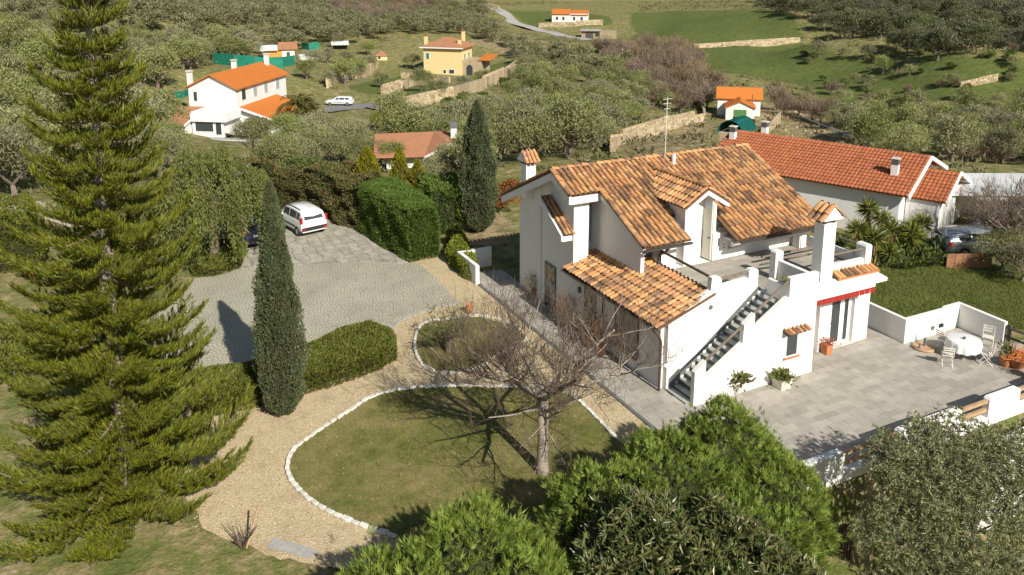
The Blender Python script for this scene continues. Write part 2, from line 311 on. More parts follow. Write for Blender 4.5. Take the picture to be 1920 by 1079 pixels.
# ------------------------------------------------------------------ terrain
CT = [G(430, 240, -7.5), G(560, 215, -7.5), G(635, 197, -7.5), G(720, 215, -7.5), G(850, 150, -9.5), G(770, 140, -8.8), G(960, 140, -9.5), G(1110, 75, -11), G(1068, 36, -6), G(1000, 60, -9),
      G(1385, 226, -10), G(1250, 262, -9), G(1150, 282, -8), G(1320, 215, -9.5), G(960, 4, -4), G(1180, 8, -5), G(1350, 60, -6.5), G(1330, 120, -9), G(1500, 100, -9), G(1500, 160, -10),
      G(1600, 200, -10), G(1750, 120, -7), G(1750, 230, -9), G(1900, 200, -8), G(1900, 130, -5), G(1500, 20, 0), G(1800, 20, 5), G(1650, 60, 0), G(1900, 60, 3), G(1600, 270, -8), G(1800, 330, -4),
      G(300, 120, -1.2), G(200, 200, -4), G(60, 300, -2.5), G(0, 230, -1), G(0, 60, 6.5), G(250, 20, 4.5), G(480, 40, -1), G(400, 110, -4), G(560, 100, -6.5), G(650, 60, -4.5), G(820, 10, -2), G(760, 50, -6), G(1010, 300, -5), G(900, 250, -6.5), G(700, 300, -4),
      (-60, 300, 12), (0, 420, 30), (200, 520, 25), (420, 420, 22), (350, 620, 60), (600, 300, 40), (330, 120, 10), (200, 20, -5), (-120, 120, 0), (-200, 400, 40), (700, 700, 110), (100, 900, 120), (-500, 500, 90), (900, 100, 60), (150, -150, -20), (-150, -150, -12)]
CT = np.array(CT)
def smooth(a, b, x): t = np.clip((x-a)/(b-a), 0, 1); return t*t*(3-2*t)
def terr(x, y):
    x = np.asarray(x, float); y = np.asarray(y, float); sh = x.shape; xf = x.ravel(); yf = y.ravel()
    d2 = (xf[:, None]-CT[None, :, 0])**2+(yf[:, None]-CT[None, :, 1])**2
    sc = 9.+.035*np.sqrt(xf**2+yf**2)[:, None]
    wgt = 1/(d2+sc**2)**2.0; z = (wgt*CT[None, :, 2]).sum(1)/wgt.sum(1)
    dx = np.maximum(np.maximum(-14-xf, xf-47), 0); dy = np.maximum(np.maximum(-200-yf, yf-54), 0); d = np.sqrt(dx*dx+dy*dy)
    k = smooth(0, 30, d); z = z*k
    z = z+(np.sin(xf*.11+1)*np.cos(yf*.09)+.5*np.sin(xf*.27)*np.sin(yf*.23+2))*.5*smooth(10, 60, d)
    # ground falls behind the front parapet and on the near side of the garden
    z = z-1.5*np.exp(-((xf-18)**2+(yf-119)**2)/15.**2)
    fall = -3.1*smooth(0, .5, 15.55-yf)*smooth(16.6, 17.6, xf)-1.2*smooth(0, 4, 15.0-yf)*smooth(17, 12, xf)*smooth(-3, 3, xf)
    z = z+fall; z = z-.03
    return z.reshape(sh)
def tz(x, y): return float(terr(np.array([x]), np.array([y]))[0])
def hit(px, py):
    r = ray(px, py); t = np.linspace(20, 900, 3000) if r[2] < 0 else np.linspace(20, 900, 3000)
    n = r/np.linalg.norm(r); X = n[0]*t; Y = n[1]*t; Z = H+n[2]*t; below = np.where(Z < terr(X, Y))[0]
    i = below[0] if len(below) else len(t)-1
    return (X[i], Y[i], float(terr(X[i:i+1], Y[i:i+1])[0]))
xs = np.unique(np.concatenate([np.linspace(-600, -80, 27), np.linspace(-80, -16, 24), np.arange(-16, 50, .75), np.arange(50, 240, 2.5), np.linspace(240, 1200, 60), [16.6, 17.1, 17.6]]))
ys = np.unique(np.concatenate([np.linspace(-300, 0, 16), np.arange(0, 56, .75), np.arange(56, 300, 2.5), np.linspace(300, 1400, 60), [15.0, 15.3, 15.55]]))
XX, YY = np.meshgrid(xs, ys); ZZ = terr(XX, YY); nx, ny = len(xs), len(ys)
V = np.stack([XX.ravel(), YY.ravel(), ZZ.ravel()], 1); idx = np.arange(nx*ny).reshape(ny, nx)
Fq = np.stack([idx[:-1, :-1].ravel(), idx[:-1, 1:].ravel(), idx[1:, 1:].ravel(), idx[1:, :-1].ravel()], 1)
MEADOW = [[(1180, 22), (1480, 18), (1510, 78), (1320, 92), (1290, 75), (1190, 62)], [(1320, 92), (1520, 82), (1600, 110), (1680, 140), (1760, 180), (1680, 200), (1560, 195), (1500, 160), (1330, 130)],
          [(960, 25), (1140, 25), (1150, 50), (990, 50)], [(730, 190), (800, 160), (850, 168), (790, 200), (740, 200)], [(880, 150), (940, 112), (975, 118), (900, 160)], [(640, 165), (760, 140), (780, 165), (700, 180)],
          [(470, 235), (560, 205), (590, 235), (500, 252)], [(1640, 470), (1920, 500), (1990, 640), (1880, 620), (1790, 575), (1690, 600), (1620, 560)], [(1720, 100), (1990, 120), (1990, 200), (1700, 180)]]
DIRT = [[(1430, 190), (1560, 200), (1680, 280), (1600, 300), (1500, 260), (1420, 240)], [(1140, 280), (1330, 215), (1350, 260), (1240, 300)], [(-80, 370), (190, 385), (200, 470), (-80, 400)], [(870, 80), (960, 60), (1100, 100), (1000, 110)],
        [(820, 400), (960, 400), (960, 470), (880, 455), (815, 440)], [(1180, 0), (1000, 0), (960, -20), (1300, -20)], [(-80, 150), (140, 130), (180, 200), (80, 260), (-80, 260)]]
u_, v_, dpt = proj(V)
def mask(polys):
    a = np.zeros(len(V), bool)
    for p in polys: a |= inpoly(u_, v_, p)
    return (a & (dpt > 0)).astype(float).reshape(ny, nx)
def blur(a):
    for _ in range(2):
        b = a.copy(); b[1:-1, 1:-1] = (a[1:-1, 1:-1]*2+a[:-2, 1:-1]+a[2:, 1:-1]+a[1:-1, :-2]+a[1:-1, 2:])/6; a = b
    return a
mm, md = blur(mask(MEADOW)), blur(mask(DIRT))
m, t, b = newmat('terrain_ground'); p = geo(t); n = noise(t, .06, 8, .7, p); n2 = noise(t, .9, 6, .75, p); n3 = noise(t, 14, 4, .7, p)
at = N(t, 'Attribute'); at.attribute_name = 'cover'; sp = N(t, 'SeparateColor'); t.links.new(at.outputs['Color'], sp.inputs[0])
scrub = ramp(t, [(.075, .10, .026), (.145, .16, .045), (.24, .20, .095), (.38, .30, .17)], [.3, .45, .55, .66], n2.outputs[0])
mead = ramp(t, [(.07, .09, .026), (.115, .14, .038), (.19, .185, .07)], [.3, .55, .75], n2.outputs[0])
dirt = ramp(t, [(.12, .12, .04), (.30, .23, .13), (.42, .34, .21)], [.38, .52, .68], n2.outputs[0])
mf = ramp(t, [(0, 0, 0), (1, 1, 1)], [.35, .6], math_(t, 'ADD', sp.outputs[0], math_(t, 'MULTIPLY', math_(t, 'SUBTRACT', n.outputs[0], .5), .6)))
df = ramp(t, [(0, 0, 0), (1, 1, 1)], [.4, .6], math_(t, 'ADD', sp.outputs[1], math_(t, 'MULTIPLY', math_(t, 'SUBTRACT', n2.outputs[0], .5), .9)))
c = mixc(t, mixc(t, scrub.outputs[0], mead.outputs[0], mf.outputs[0]), dirt.outputs[0], df.outputs[0])
hs = N(t, 'HueSaturation'); t.links.new(math_(t, 'ADD', math_(t, 'MULTIPLY', n3.outputs[0], .9), .55), hs.inputs['Value']); t.links.new(c, hs.inputs['Color'])
t.links.new(hs.outputs[0], b.inputs['Base Color']); b.inputs['Roughness'].default_value = .95; b.inputs['Specular IOR Level'].default_value = .1; bump(t, b, n2.outputs[0], .8, .25)
M['terrain'] = m
me = npmesh('terrain', V, Fq, m, True); ca = me.color_attributes.new('cover', 'FLOAT_COLOR', 'POINT')
ca.data.foreach_set('color', np.stack([mm.ravel(), md.ravel(), 0*mm.ravel(), 1+0*mm.ravel()], 1).astype(np.float32).ravel())
tag(link('terrain', me), kind='structure')
# ------------------------------------------------------------------ flat ground sheets
def sheet(name, pts, z, mat, grid=None):
    o = MB().add([(p[0], p[1], z) for p in pts], [tuple(range(len(pts)))]).build(name, mat); return tag(o, kind='structure')
def ccw(pts, ragged=False):
    if ragged:
        q = []
        for i, p in enumerate(pts):
            n_ = pts[(i+1) % len(pts)]; L_ = math.dist(p, n_); m_ = max(1, int(L_/.22)) if p[0] < 6 and p[1] < 30 else 1
            q += [(p[0]+(n_[0]-p[0])*k/m_+(rnd.uniform(-.07, .07) if m_ > 1 else 0), p[1]+(n_[1]-p[1])*k/m_+(rnd.uniform(-.07, .07) if m_ > 1 else 0)) for k in range(m_)]
        pts = q
    a = sum(pts[i][0]*pts[(i+1) % len(pts)][1]-pts[(i+1) % len(pts)][0]*pts[i][1] for i in range(len(pts))); return pts if a > 0 else pts[::-1]
def smoothpoly(pts, n=4, closed=True):
    out = []; L = len(pts)
    for i in range(L if closed else L-1):
        p0, p1, p2, p3 = [np.array(pts[(i+k) % L] if closed else pts[min(max(i+k, 0), L-1)][:2], float)[:2] for k in (-1, 0, 1, 2)]
        for k in range(n):
            s = k/n; out.append(tuple(.5*((2*p1)+(-p0+p2)*s+(2*p0-5*p1+4*p2-p3)*s*s+(-p0+3*p1-3*p2+p3)*s**3)))
    if not closed: out.append(tuple(pts[-1][:2]))
    return out
GARD = [(-6, 17), (14, 15.6), (16.6, 15.6), (17.3, 36), (15.8, 38.5), (14.3, 40.5), (10, 40), (5, 26), (0, 27), (-6, 32)]
sheet('gravel_path', ccw([(1.9, 21.3), (2.5, 20.7), (2.9, 20.0), (3.6, 19.4), (4.6, 18.6), (7, 15.8), (16.6, 15.8), (15.9, 24), (15.7, 35.3), (15.7, 41.2), (14.2, 41.0), (12.5, 36), (9.6, 32), (8.0, 30.2), (2.4, 29.3), (.6, 28.2), (.2, 25.8), (.9, 24.2), (1.3, 23.0), (1.4, 22.0)], True), .005, M['gravel'])
DRIVE = [G(x, y)[:2] for x, y in [(300, 690), (375, 697), (500, 690), (600, 680), (716, 640), (726, 622), (740, 600), (780, 585), (858, 566), (820, 525), (790, 498), (745, 483), (705, 445), (655, 418), (612, 404)]]+[(10.5, 52), (7.5, 51.5), (6.2, 47.8)]+[G(x, y)[:2] for x, y in [(452, 503), (420, 515), (365, 522), (340, 560), (290, 580), (250, 620)]]
sheet('driveway', ccw(DRIVE), .012, M['setts'])
# grey kerb ribbon of setts round the driveway corner
kr = [G(x, y)[:2] for x, y in [(716, 642), (727, 622), (742, 603), (780, 587), (830, 573), (858, 566)]]
kp = smoothpoly(kr, 4, False); mb = MB()
for a, b2 in zip(kp[:-1], kp[1:]):
    d = np.array(b2)-np.array(a); d = d/np.linalg.norm(d); nn = np.array([d[1], -d[0]])*.16; a = np.array(a); b2 = np.array(b2)
    mb.add([(*(a-nn*.2), .02), (*(a+nn), .02), (*(b2+nn), .02), (*(b2-nn*.2), .02), (*(a-nn*.2), -.02), (*(a+nn), -.02), (*(b2+nn), -.02), (*(b2-nn*.2), -.02)], [(3, 2, 1, 0), (0, 1, 5, 4), (2, 3, 7, 6), (1, 2, 6, 5)])
tag(mb.build('driveway_kerb', M['concrete']), kind='structure')
# flagstone part of the driveway near the cars: each flag its own piece
fl = tag(bpy.data.objects.new('flagstone_paving', None), kind='structure'); COL.objects.link(fl)
FP = [G(x, y)[:2] for x, y in [(470, 500), (560, 497), (660, 490), (740, 492), (772, 490), (748, 480), (705, 443), (655, 416), (615, 406)]]+[(10.0, 51), (7.0, 50.5), (6.6, 47)]
cnt = 0
gx, gy = np.meshgrid(np.arange(5, 15, .58), np.arange(39, 52, .50)); jx = gx+rng.uniform(-.17, .17, gx.shape); jy = gy+rng.uniform(-.15, .15, gx.shape)
for i in range(gx.shape[0]-1):
    for j in range(gx.shape[1]-1):
        q = [(jx[i, j], jy[i, j]), (jx[i, j+1], jy[i, j+1]), (jx[i+1, j+1], jy[i+1, j+1]), (jx[i+1, j], jy[i+1, j])]
        cx, cy = sum(a[0] for a in q)/4, sum(a[1] for a in q)/4
        if not inpoly(np.array([cx]), np.array([cy]), FP)[0]: continue
        q = [(cx+(a[0]-cx)*.93, cy+(a[1]-cy)*.93) for a in q]; cut = []
        for k in range(4):
            a, c2, e = q[k], q[(k+1) % 4], q[k-1]; s = rnd.uniform(.08, .22)
            cut += [(a[0]+(e[0]-a[0])*s, a[1]+(e[1]-a[1])*s), (a[0]+(c2[0]-a[0])*s, a[1]+(c2[1]-a[1])*s)]
        zt = .030+rnd.uniform(0, .012)
        MB().prism([(x-cx, y-cy) for x, y in cut], 0, zt-.008).build('flagstone', M['crazy'], fl, loc=(cx, cy, .008)); cnt += 1
sheet('paving_bed', ccw(FP), .0165, M['joint'])
# lawns
L1 = [G(x, y)[:2] for x, y in [(726, 1003), (640, 972), (575, 935), (541, 890), (548, 850), (590, 815), (650, 776), (700, 745), (760, 731), (840, 726), (960, 728), (1068, 741), (1105, 772), (1153, 822), (1215, 870)]]+[(13, 15.7), (8, 15.7)]
L2 = [G(x, y)[:2] for x, y in [(783, 622), (778, 655), (795, 688), (840, 702), (900, 690), (930, 668), (985, 640), (960, 612), (900, 596), (840, 600), (800, 606)]]
sheet('round_lawn', ccw(L1), .035, M['lawn']); sheet('small_lawn', ccw(L2), .035, M['lawn'])
# white edging stones, each its own piece of the lawn edge
def edging(name, line, n, w=.15, l=.30):
    r = tag(bpy.data.objects.new(name, None), kind='structure'); COL.objects.link(r); pts = smoothpoly(line, 10, False)
    d = [0]
    for a, b2 in zip(pts[:-1], pts[1:]): d.append(d[-1]+math.dist(a, b2))
    k = 0; s = 0.
    ms = []
    for q in range(6):
        a, c2 = 1+rnd.uniform(-.2, .2), 1+rnd.uniform(-.2, .2); o = MB(); z = .09
        pl = [(-l/2*a, -w/2), (l*.2, -w/2*c2), (l/2, -w*.35), (l/2*a, w*.4), (-l*.1, w/2), (-l/2, w*.4*c2)]
        o.prism(pl, 0, z*.7); n0 = len(o.v); o.v += [(x*.8, y*.75, z) for x, y in pl]
        for i in range(6): o.f.append([6+i, 6+(i+1) % 6, n0+(i+1) % 6, n0+i]); o.m.append(0)
        o.f.append(list(range(n0, n0+6))); o.m.append(0); ms.append(o.mesh('edging_stone', M['curb'], False))
    while s < d[-1]:
        i = next(i for i in range(len(d)-1) if d[i+1] >= s); f = (s-d[i])/max(1e-6, d[i+1]-d[i])
        x = pts[i][0]+(pts[i+1][0]-pts[i][0])*f; y = pts[i][1]+(pts[i+1][1]-pts[i][1])*f
        an = atan2(pts[i+1][1]-pts[i][1], pts[i+1][0]-pts[i][0])
        link('edging_stone', rnd.choice(ms), r, (x, y, .02), (0, 0, an+rnd.uniform(-.12, .12)), (rnd.uniform(.85, 1.1), rnd.uniform(.8, 1.2), rnd.uniform(.7, 1.15)))
        s += l+rnd.uniform(.0, .04)
edging('lawn_edging', [G(x, y)[:2] for x, y in [(735, 1006), (640, 972), (575, 935), (541, 890), (548, 850), (590, 815), (650, 776), (700, 745), (760, 731), (840, 726), (930, 727), (1010, 729), (1068, 741), (1105, 772), (1153, 822)]], 0)
edging('small_lawn_edging', [G(x, y)[:2] for x, y in [(985, 636), (960, 610), (900, 594), (840, 600), (800, 606), (783, 622), (778, 655), (795, 688), (840, 702), (900, 690), (930, 668), (985, 640)]], 0, .13, .26)
# patio of plank pavers: the 300 that show largest are pieces of their own
pat = tag(bpy.data.objects.new('patio', None), kind='structure'); COL.objects.link(pat)
PAT = [(15.75, 15.85), (35.5, 15.85), (35.5, 19.1), (32.4, 19.1), (32.4, 21.1), (28.9, 21.1), (28.9, 24.8), (17.35, 24.8), (17.35, 36.5), (15.75, 36.5)]
sheet('patio_bed', PAT, .0065, M['joint'])
tiles = []; PL, PW = .92, .305
j = 0; y = 15.87
while y < 36.3:
    x = 15.77+(-(j*.37) % PL)-PL
    while x < 35.4:
        x0, x1 = max(x, 15.77), min(x+PL, 35.45 if y < 18.9 else 32.35 if y < 20.8 else 28.83)
        if y > 22.2 and x0 < 24: x1 = min(x1, 17.6)
        if y > 22.2 and x0 > 24: x0 = max(x0, 27.87); x1 = x1 if y < 24.5 else x0
        if x1-x0 > .08 and not (y < 22.0 and 17.85 < (x0+x1)/2 < 23.4 and y > 21.1): tiles.append((x0, x1, y))
        x += PL
    y += PW; j += 1
def vis(x, y):
    u, v, d = proj([(x, y, 0)]); return (0 < u[0] < 1920 and 0 < v[0] < 1079)
tiles.sort(key=lambda a: (not vis(.5*(a[0]+a[1]), a[2]), a[2]))
tm = {}
rest = MB()
for k, (x0, x1, y) in enumerate(tiles):
    wdt = x1-x0-.012; z = .028+rnd.uniform(-.0015, .0015)
    if k < 300:
        key = round(wdt, 2)
        if key not in tm: tm[key] = MB().box(0, 0, 0, wdt, PW-.012, .02).mesh('paver', M['paver'])
        link('paver', tm[key], pat, (x0+.006, y, z-.02))
    else: rest.box(x0+.006, y, z-.02, x1-.006, y+PW-.012, z)
tag(rest.build('paver', M['paver'], pat), kind='stuff')
tag(MB().box(15.62, 15.85, -.05, 15.745, 36.4, .05).build('paving_kerb', M['riser']), kind='structure')
sheet('concrete_step', [G(x, y)[:2] for x, y in [(500, 1028), (515, 1010), (600, 1034), (582, 1050)]][::-1] and ccw([G(x, y)[:2] for x, y in [(500, 1028), (515, 1010), (600, 1034), (582, 1050)]]), .03, M['concrete'])
# ------------------------------------------------------------------ parts given in world coordinates
def wm(o):
    m = Matrix.Translation(o.location) @ o.rotation_euler.to_matrix().to_4x4() @ Matrix.Diagonal((*o.scale, 1))
    return (wm(o.parent) @ o.matrix_parent_inverse @ m) if o.parent else m
def att(o, p): o.parent = p; o.matrix_parent_inverse = wm(p).inverted(); return o
def part(mb, name, mat, p, smooth=False, **k): return att(mb.build(name, mat, None, smooth, **k), p)
# ------------------------------------------------------------------ clay tiles
def tilemesh(name, mat, L=.42, r0=.080, r1=.066, h=.074, n=6, flat=False):
    vs = []; fs = []
    for y, r, z0 in ((0, r0, .018), (L, r1, -.012)):
        for th in (0, .014):
            for k in range(n+1):
                a = pi*k/n; vs.append((-(r-th)*cos(a), y, z0+(h*(r/r0)-th)*sin(a)))
    m = n+1
    for k in range(n): fs.append((k, 2*m+k, 2*m+k+1, k+1)[::-1][::-1]); fs.append((k, k+1, m+k+1, m+k))
    mb = MB(); mb.add(vs, fs); return mb.mesh(name, mat, False)
def roof_tiles(out, par, O, U, W, w, l, sp=.255, ex=.40, jit=1., clip=None, off=.03):
    O, U, W = Vector(O), Vector(U).normalized(), Vector(W).normalized(); Nn = U.cross(W).normalized()
    nc = max(1, int(round(w/sp))); nr = max(1, int(round(l/ex))); s = w/nc; e = l/nr
    for i in range(nc):
        for j in range(nr):
            c = O+U*(s*(i+.5)+rnd.uniform(-.008, .008)*jit)+W*(e*j-.05+rnd.uniform(-.02, .02)*jit)+Nn*(off+rnd.uniform(-.004, .006)*jit)
            if clip and not clip(c+W*e*.5): continue
            a = rnd.uniform(-.035, .035)*jit
            u2 = (U*cos(a)+W*sin(a)); w2 = (W*cos(a)-U*sin(a)); k = rnd.uniform(.94, 1.06)*s/.19; g = e/.355
            m = Matrix(((u2.x*k, w2.x*g, Nn.x*k, c.x), (u2.y*k, w2.y*g, Nn.y*k, c.y), (u2.z*k, w2.z*g, Nn.z*k, c.z), (0, 0, 0, 1)))
            out.append((m, par))
def flush_tiles(tl, me, lim, name='roof_tile'):
    tl.sort(key=lambda a: (a[0].translation-Vector((0, 0, H))).length)
    for m, par in tl[:lim]:
        o = link(name, me); o.parent = par; o.matrix_parent_inverse = wm(par).inverted(); o.matrix_basis = m
    byp = {}
    for m, par in tl[lim:]: byp.setdefault(par.name, (par, []))[1].append(m)
    bv = np.array([v.co for v in me.vertices]); bf = np.array([list(p.vertices) for p in me.polygons])
    for par, ms in byp.values():
        V = np.concatenate([bv @ np.array(m.to_3x3()).T+np.array(m.translation) for m in ms]); Fq = np.concatenate([bf+len(bv)*i for i in range(len(ms))])
        o = link(name+'s' if False else name, npmesh(name, V, Fq, me.materials[0])); tag(att(o, par), kind='stuff')
def slab(mb, O, U, W, w, l, th):
    O, U, W = Vector(O), Vector(U).normalized(), Vector(W).normalized(); Nn = U.cross(W).normalized()
    a = [O, O+U*w, O+U*w+W*l, O+W*l]; return mb.add([p-Nn*th for p in a]+a, [(0, 3, 2, 1), (4, 5, 6, 7), (0, 1, 5, 4), (1, 2, 6, 5), (2, 3, 7, 6), (3, 0, 4, 7)])
# ------------------------------------------------------------------ THE VILLA
X0, XR = 17.45, 28.0                      # facade plane, right verge
villa = empty('villa', (17.45, 21.03, 0), 0, 'large white villa with old terracotta tiled roofs, roof terrace and outside staircase', 'house')
PLS = M['plaster']; TI = []
def wall(f, name='wall', mat=None): mb = MB(); f(mb); return part(mb, name, mat or PLS, villa)
# ground floor wing under the sloping low roof
wall(lambda b: b.prism_y([(X0, 0), (19.9, 0), (19.9, 3.44), (19.75, 3.44), (X0, 2.62)], 22.62, 28.9))
wall(lambda b: b.box(19.9, 22.62, 0, 27.9, 27.2, 3.085))
wall(lambda b: b.box(22.10, 21.23, 0, 23.55, 22.62, 3.08))
# inner stair wall (with the gable of the low roof)
yi, yo = 22.40, 22.62
inner = [(17.62, 0), (22.05, 0), (22.05, 3.1), (21.82, 3.12), (21.82, 4.02), (21.72, 4.10), (21.42, 4.12), (21.35, 4.02), (21.35, 3.78), (20.02, 3.70), (20.02, 3.98), (19.90, 4.10), (19.55, 4.10), (19.52, 3.60), (17.62, 2.66)]
wall(lambda b: b.prism_y(inner, yi, yo))
# outer stair wall with its stepped piers
outer = [(17.80, 0), (23.55, 0), (23.55, 4.12), (22.10, 4.12), (22.10, 3.36), (21.98, 3.36), (20.46, 2.44), (20.46, 3.05), (19.97, 2.70), (19.95, 1.99), (18.30, 1.0), (18.28, 1.68), (17.80, 1.33)]
wall(lambda b: b.prism_y(outer, 21.03, 21.225), 'stair_wall')
wall(lambda b: b.box(22.10, 21.235, 3.09, 22.26, 22.2, 3.72), 'parapet')
wall(lambda b: b.box(23.36, 21.235, 3.09, 23.55, 22.95, 3.98), 'parapet')
wall(lambda b: b.prism_y([(23.22, 3.09), (23.62, 3.09), (23.62, 4.30), (23.55, 4.36), (23.28, 4.36), (23.22, 4.30)], 22.95, 23.25), 'pier')
# east block with the glazed door
wall(lambda b: b.box(25.0, 22.12, 0, 25.28, 22.62, 2.60)); wall(lambda b: b.box(25.28, 22.12, 0, 25.62, 22.30, 2.6)); wall(lambda b: b.box(26.98, 22.12, 0, 27.85, 22.62, 2.60)); wall(lambda b: b.box(25.0, 22.12, 2.60, 27.85, 22.62, 3.09))
# stairs : tread and riser blocks
n = 16; run = (22.02-17.95)/n
for i in range(n):
    x = 17.95+run*i; z = 3.085/n*(i+1)
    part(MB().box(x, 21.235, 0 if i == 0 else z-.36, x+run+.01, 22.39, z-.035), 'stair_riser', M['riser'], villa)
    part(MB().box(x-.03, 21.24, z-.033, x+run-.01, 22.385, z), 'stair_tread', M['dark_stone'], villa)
part(MB().box(17.62, 21.235, .03, 17.93, 22.39, .09), 'stair_landing', M['dark_stone'], villa)
mb = MB()
for i in range(n+1):
    x = 17.75+run*i; z = 3.085/n*i+.12
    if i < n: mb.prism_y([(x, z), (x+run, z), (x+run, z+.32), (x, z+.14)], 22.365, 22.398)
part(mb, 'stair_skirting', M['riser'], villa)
def rail(a, c, r=.045, name='handrail', mat='rail_wood'): return part(MB().tube([a, c], r, 8), name, M[mat], villa)
rail((18.2, 21.16, 1.52), (20.0, 21.16, 2.62), .05); rail((20.4, 21.16, 2.93), (22.15, 21.16, 3.98), .05)
# terrace floor (tiled) and its rails
part(MB().box(19.78, 22.63, 3.09, 27.88, 25.84, 3.125), 'terrace_bed', M['joint'], villa)
yy = 22.65; k = 0
while yy < 25.7:
    x = 19.82-(k*.31 % .9)
    while x < 27.8:
        a, c = max(x, 19.82), min(x+.9, 27.85)
        if c-a > .1: part(MB().box(a+.006, yy, 3.126, c-.006, min(yy+.30, 25.83), 3.143+rnd.uniform(0, .002)), 'terrace_tile', M['paver'], villa)
        x += .9
    yy += .31; k += 1
part(MB().box(19.62, 22.63, 3.0, 19.775, 25.83, 3.42), 'parapet', M['fascia'], villa)
rail((19.70, 22.62, 4.02), (19.70, 25.80, 4.08), .055, 'handrail', 'dark_wood')
part(MB().tube([(19.70, 25.74, 3.42), (19.70, 25.74, 4.08)], .03, 6), 'rail_post', M['gutter'], villa)
rail((20.0, 22.51, 3.92), (21.40, 22.51, 4.0), .06)
rail((23.6, 23.1, 3.98), (24.95, 22.9, 3.98), .05); rail((23.9, 24.4, 3.55), (27.7, 24.4, 3.55), .05); rail((23.9, 24.4, 3.25), (27.7, 24.4, 3.25), .03)
wall(lambda b: b.box(25.62, 22.3, 3.09, 27.75, 22.48, 3.60), 'parapet')
wall(lambda b: b.prism_y([(27.50, 3.09), (27.86, 3.09), (27.86, 4.10), (27.78, 4.18), (27.56, 4.18), (27.50, 4.1)], 22.25, 22.75), 'pier')
wall(lambda b: b.box(27.66, 22.76, 3.09, 27.84, 25.8, 3.55), 'parapet')
rail((25.6, 22.42, 3.98), (27.55, 22.42, 3.98), .045); rail((27.75, 22.7, 4.0), (27.75, 25.6, 4.0), .045)
wall(lambda b: b.box(26.95, 25.3, 3.14, 27.35, 25.7, 4.05), 'pier')
# main upper walls
SL = .47; RY, RZ = 30.1, 6.78
def rz(y): return RZ-SL*abs(y-RY)
UF = 26.55
wall(lambda b: b.prism_x([(UF, 3.0), (33.6, 3.0), (33.6, rz(33.6)-.26), (RY, RZ-.26), (UF, rz(UF)-.26)], 20.55, 27.6))
wall(lambda b: b.box(23.33, 25.88, 3.135, 27.6, 26.54, 3.52)); wall(lambda b: b.box(23.33, 26.05, 3.525, 27.55, 26.53, 4.35))
wall(lambda b: b.box(22.5, 25.86, 3.13, 23.32, 26.54, 4.32), 'door_block')
wall(lambda b: b.box(18.95, 25.92, 4.17, 20.55, 26.2, 4.42), 'lintel')
wall(lambda b: b.box(19.85, 25.92, 3.13, 20.62, 26.54, 4.42))
wall(lambda b: b.prism_x([(25.75, 3.2), (33.6, 3.0), (33.6, rz(33.6)-.26), (RY, RZ-.26), (25.75, rz(25.75)-.2)], 18.72, 18.9))
wall(lambda b: b.box(18.9, 26.9, 3.0, 20.55, 27.1, 4.6))
# tower on the left
wall(lambda b: b.prism_x([(29.05, 0), (33.95, 0), (33.95, rz(33.95)-.28), (RY, RZ-.28), (29.05, rz(29.05)-.28)], X0, 18.0))
wall(lambda b: b.box(X0, 28.9, 0, 18.2, 29.05, 5.72)); wall(lambda b: b.box(18.0, 29.6, 0, 18.72, 29.75, 6.2))
wall(lambda b: b.prism_x([(31.75, 0), (31.95, 0), (31.95, 5.5), (31.75, 5.6)], X0-.06, X0-.005), 'pilaster')
f = part(MB().box(18.22, 29.52, 3.5, 18.70, 29.595, 5.15), 'window', M['gutter'], villa)
for i in range(2):
    for j in range(8): part(MB().box(18.24+i*.23, 29.50, 3.53+j*.2, 18.24+i*.23+.21, 29.52, 3.53+j*.2+.18), 'glass_block', M['blockglass'], f)
# roof decks (fascia below, tiles above)
dk = math.sqrt(1+SL*SL); WU = Vector((0, 1, SL)); WD = Vector((0, -1, SL))
def deck(x0, x1, ye, back=False, th=.10, name='roof'):
    b = MB(); 
    if back: slab(b, (x1, ye, rz(ye)), (-1, 0, 0), WD, x1-x0, (ye-RY)*dk, th)
    else: slab(b, (x0, ye, rz(ye)), (1, 0, 0), WU, x1-x0, (RY-ye)*dk, th)
    return part(b, name, M['coppo_bed'], villa)
secs = [(16.98, 18.52, 28.55), (18.52, 20.55, 25.3), (20.55, 23.05, 26.55), (23.05, XR, 24.85)]
rf = deck(16.98, XR, 28.55); rs = [rf, deck(18.52, 20.9, 25.3), deck(22.9, XR, 24.85)]
deck(20.9, 22.9, 26.6)
roof_tiles(TI, rf, (16.98, 28.5, rz(28.5)), (1, 0, 0), WU, 1.52, (RY-28.5)*dk)
roof_tiles(TI, rs[1], (18.5, 25.27, rz(25.27)), (1, 0, 0), WU, 2.28, (RY-25.27)*dk)
roof_tiles(TI, rf, (20.78, 26.7, rz(26.7)), (1, 0, 0), WU, 2.28, (RY-26.7)*dk, clip=lambda c: not (20.98 < c.x < 23.1 and c.y < 29.4-abs(c.x-22.07)*1.35))
roof_tiles(TI, rs[2], (23.06, 24.82, rz(24.82)), (1, 0, 0), WU, XR-23.06, (RY-24.82)*dk)
bk = deck(16.98, XR, 35.1, True); roof_tiles(TI, bk, (XR, 35.1, rz(35.1)), (-1, 0, 0), WD, XR-16.98, (35.1-RY)*dk)
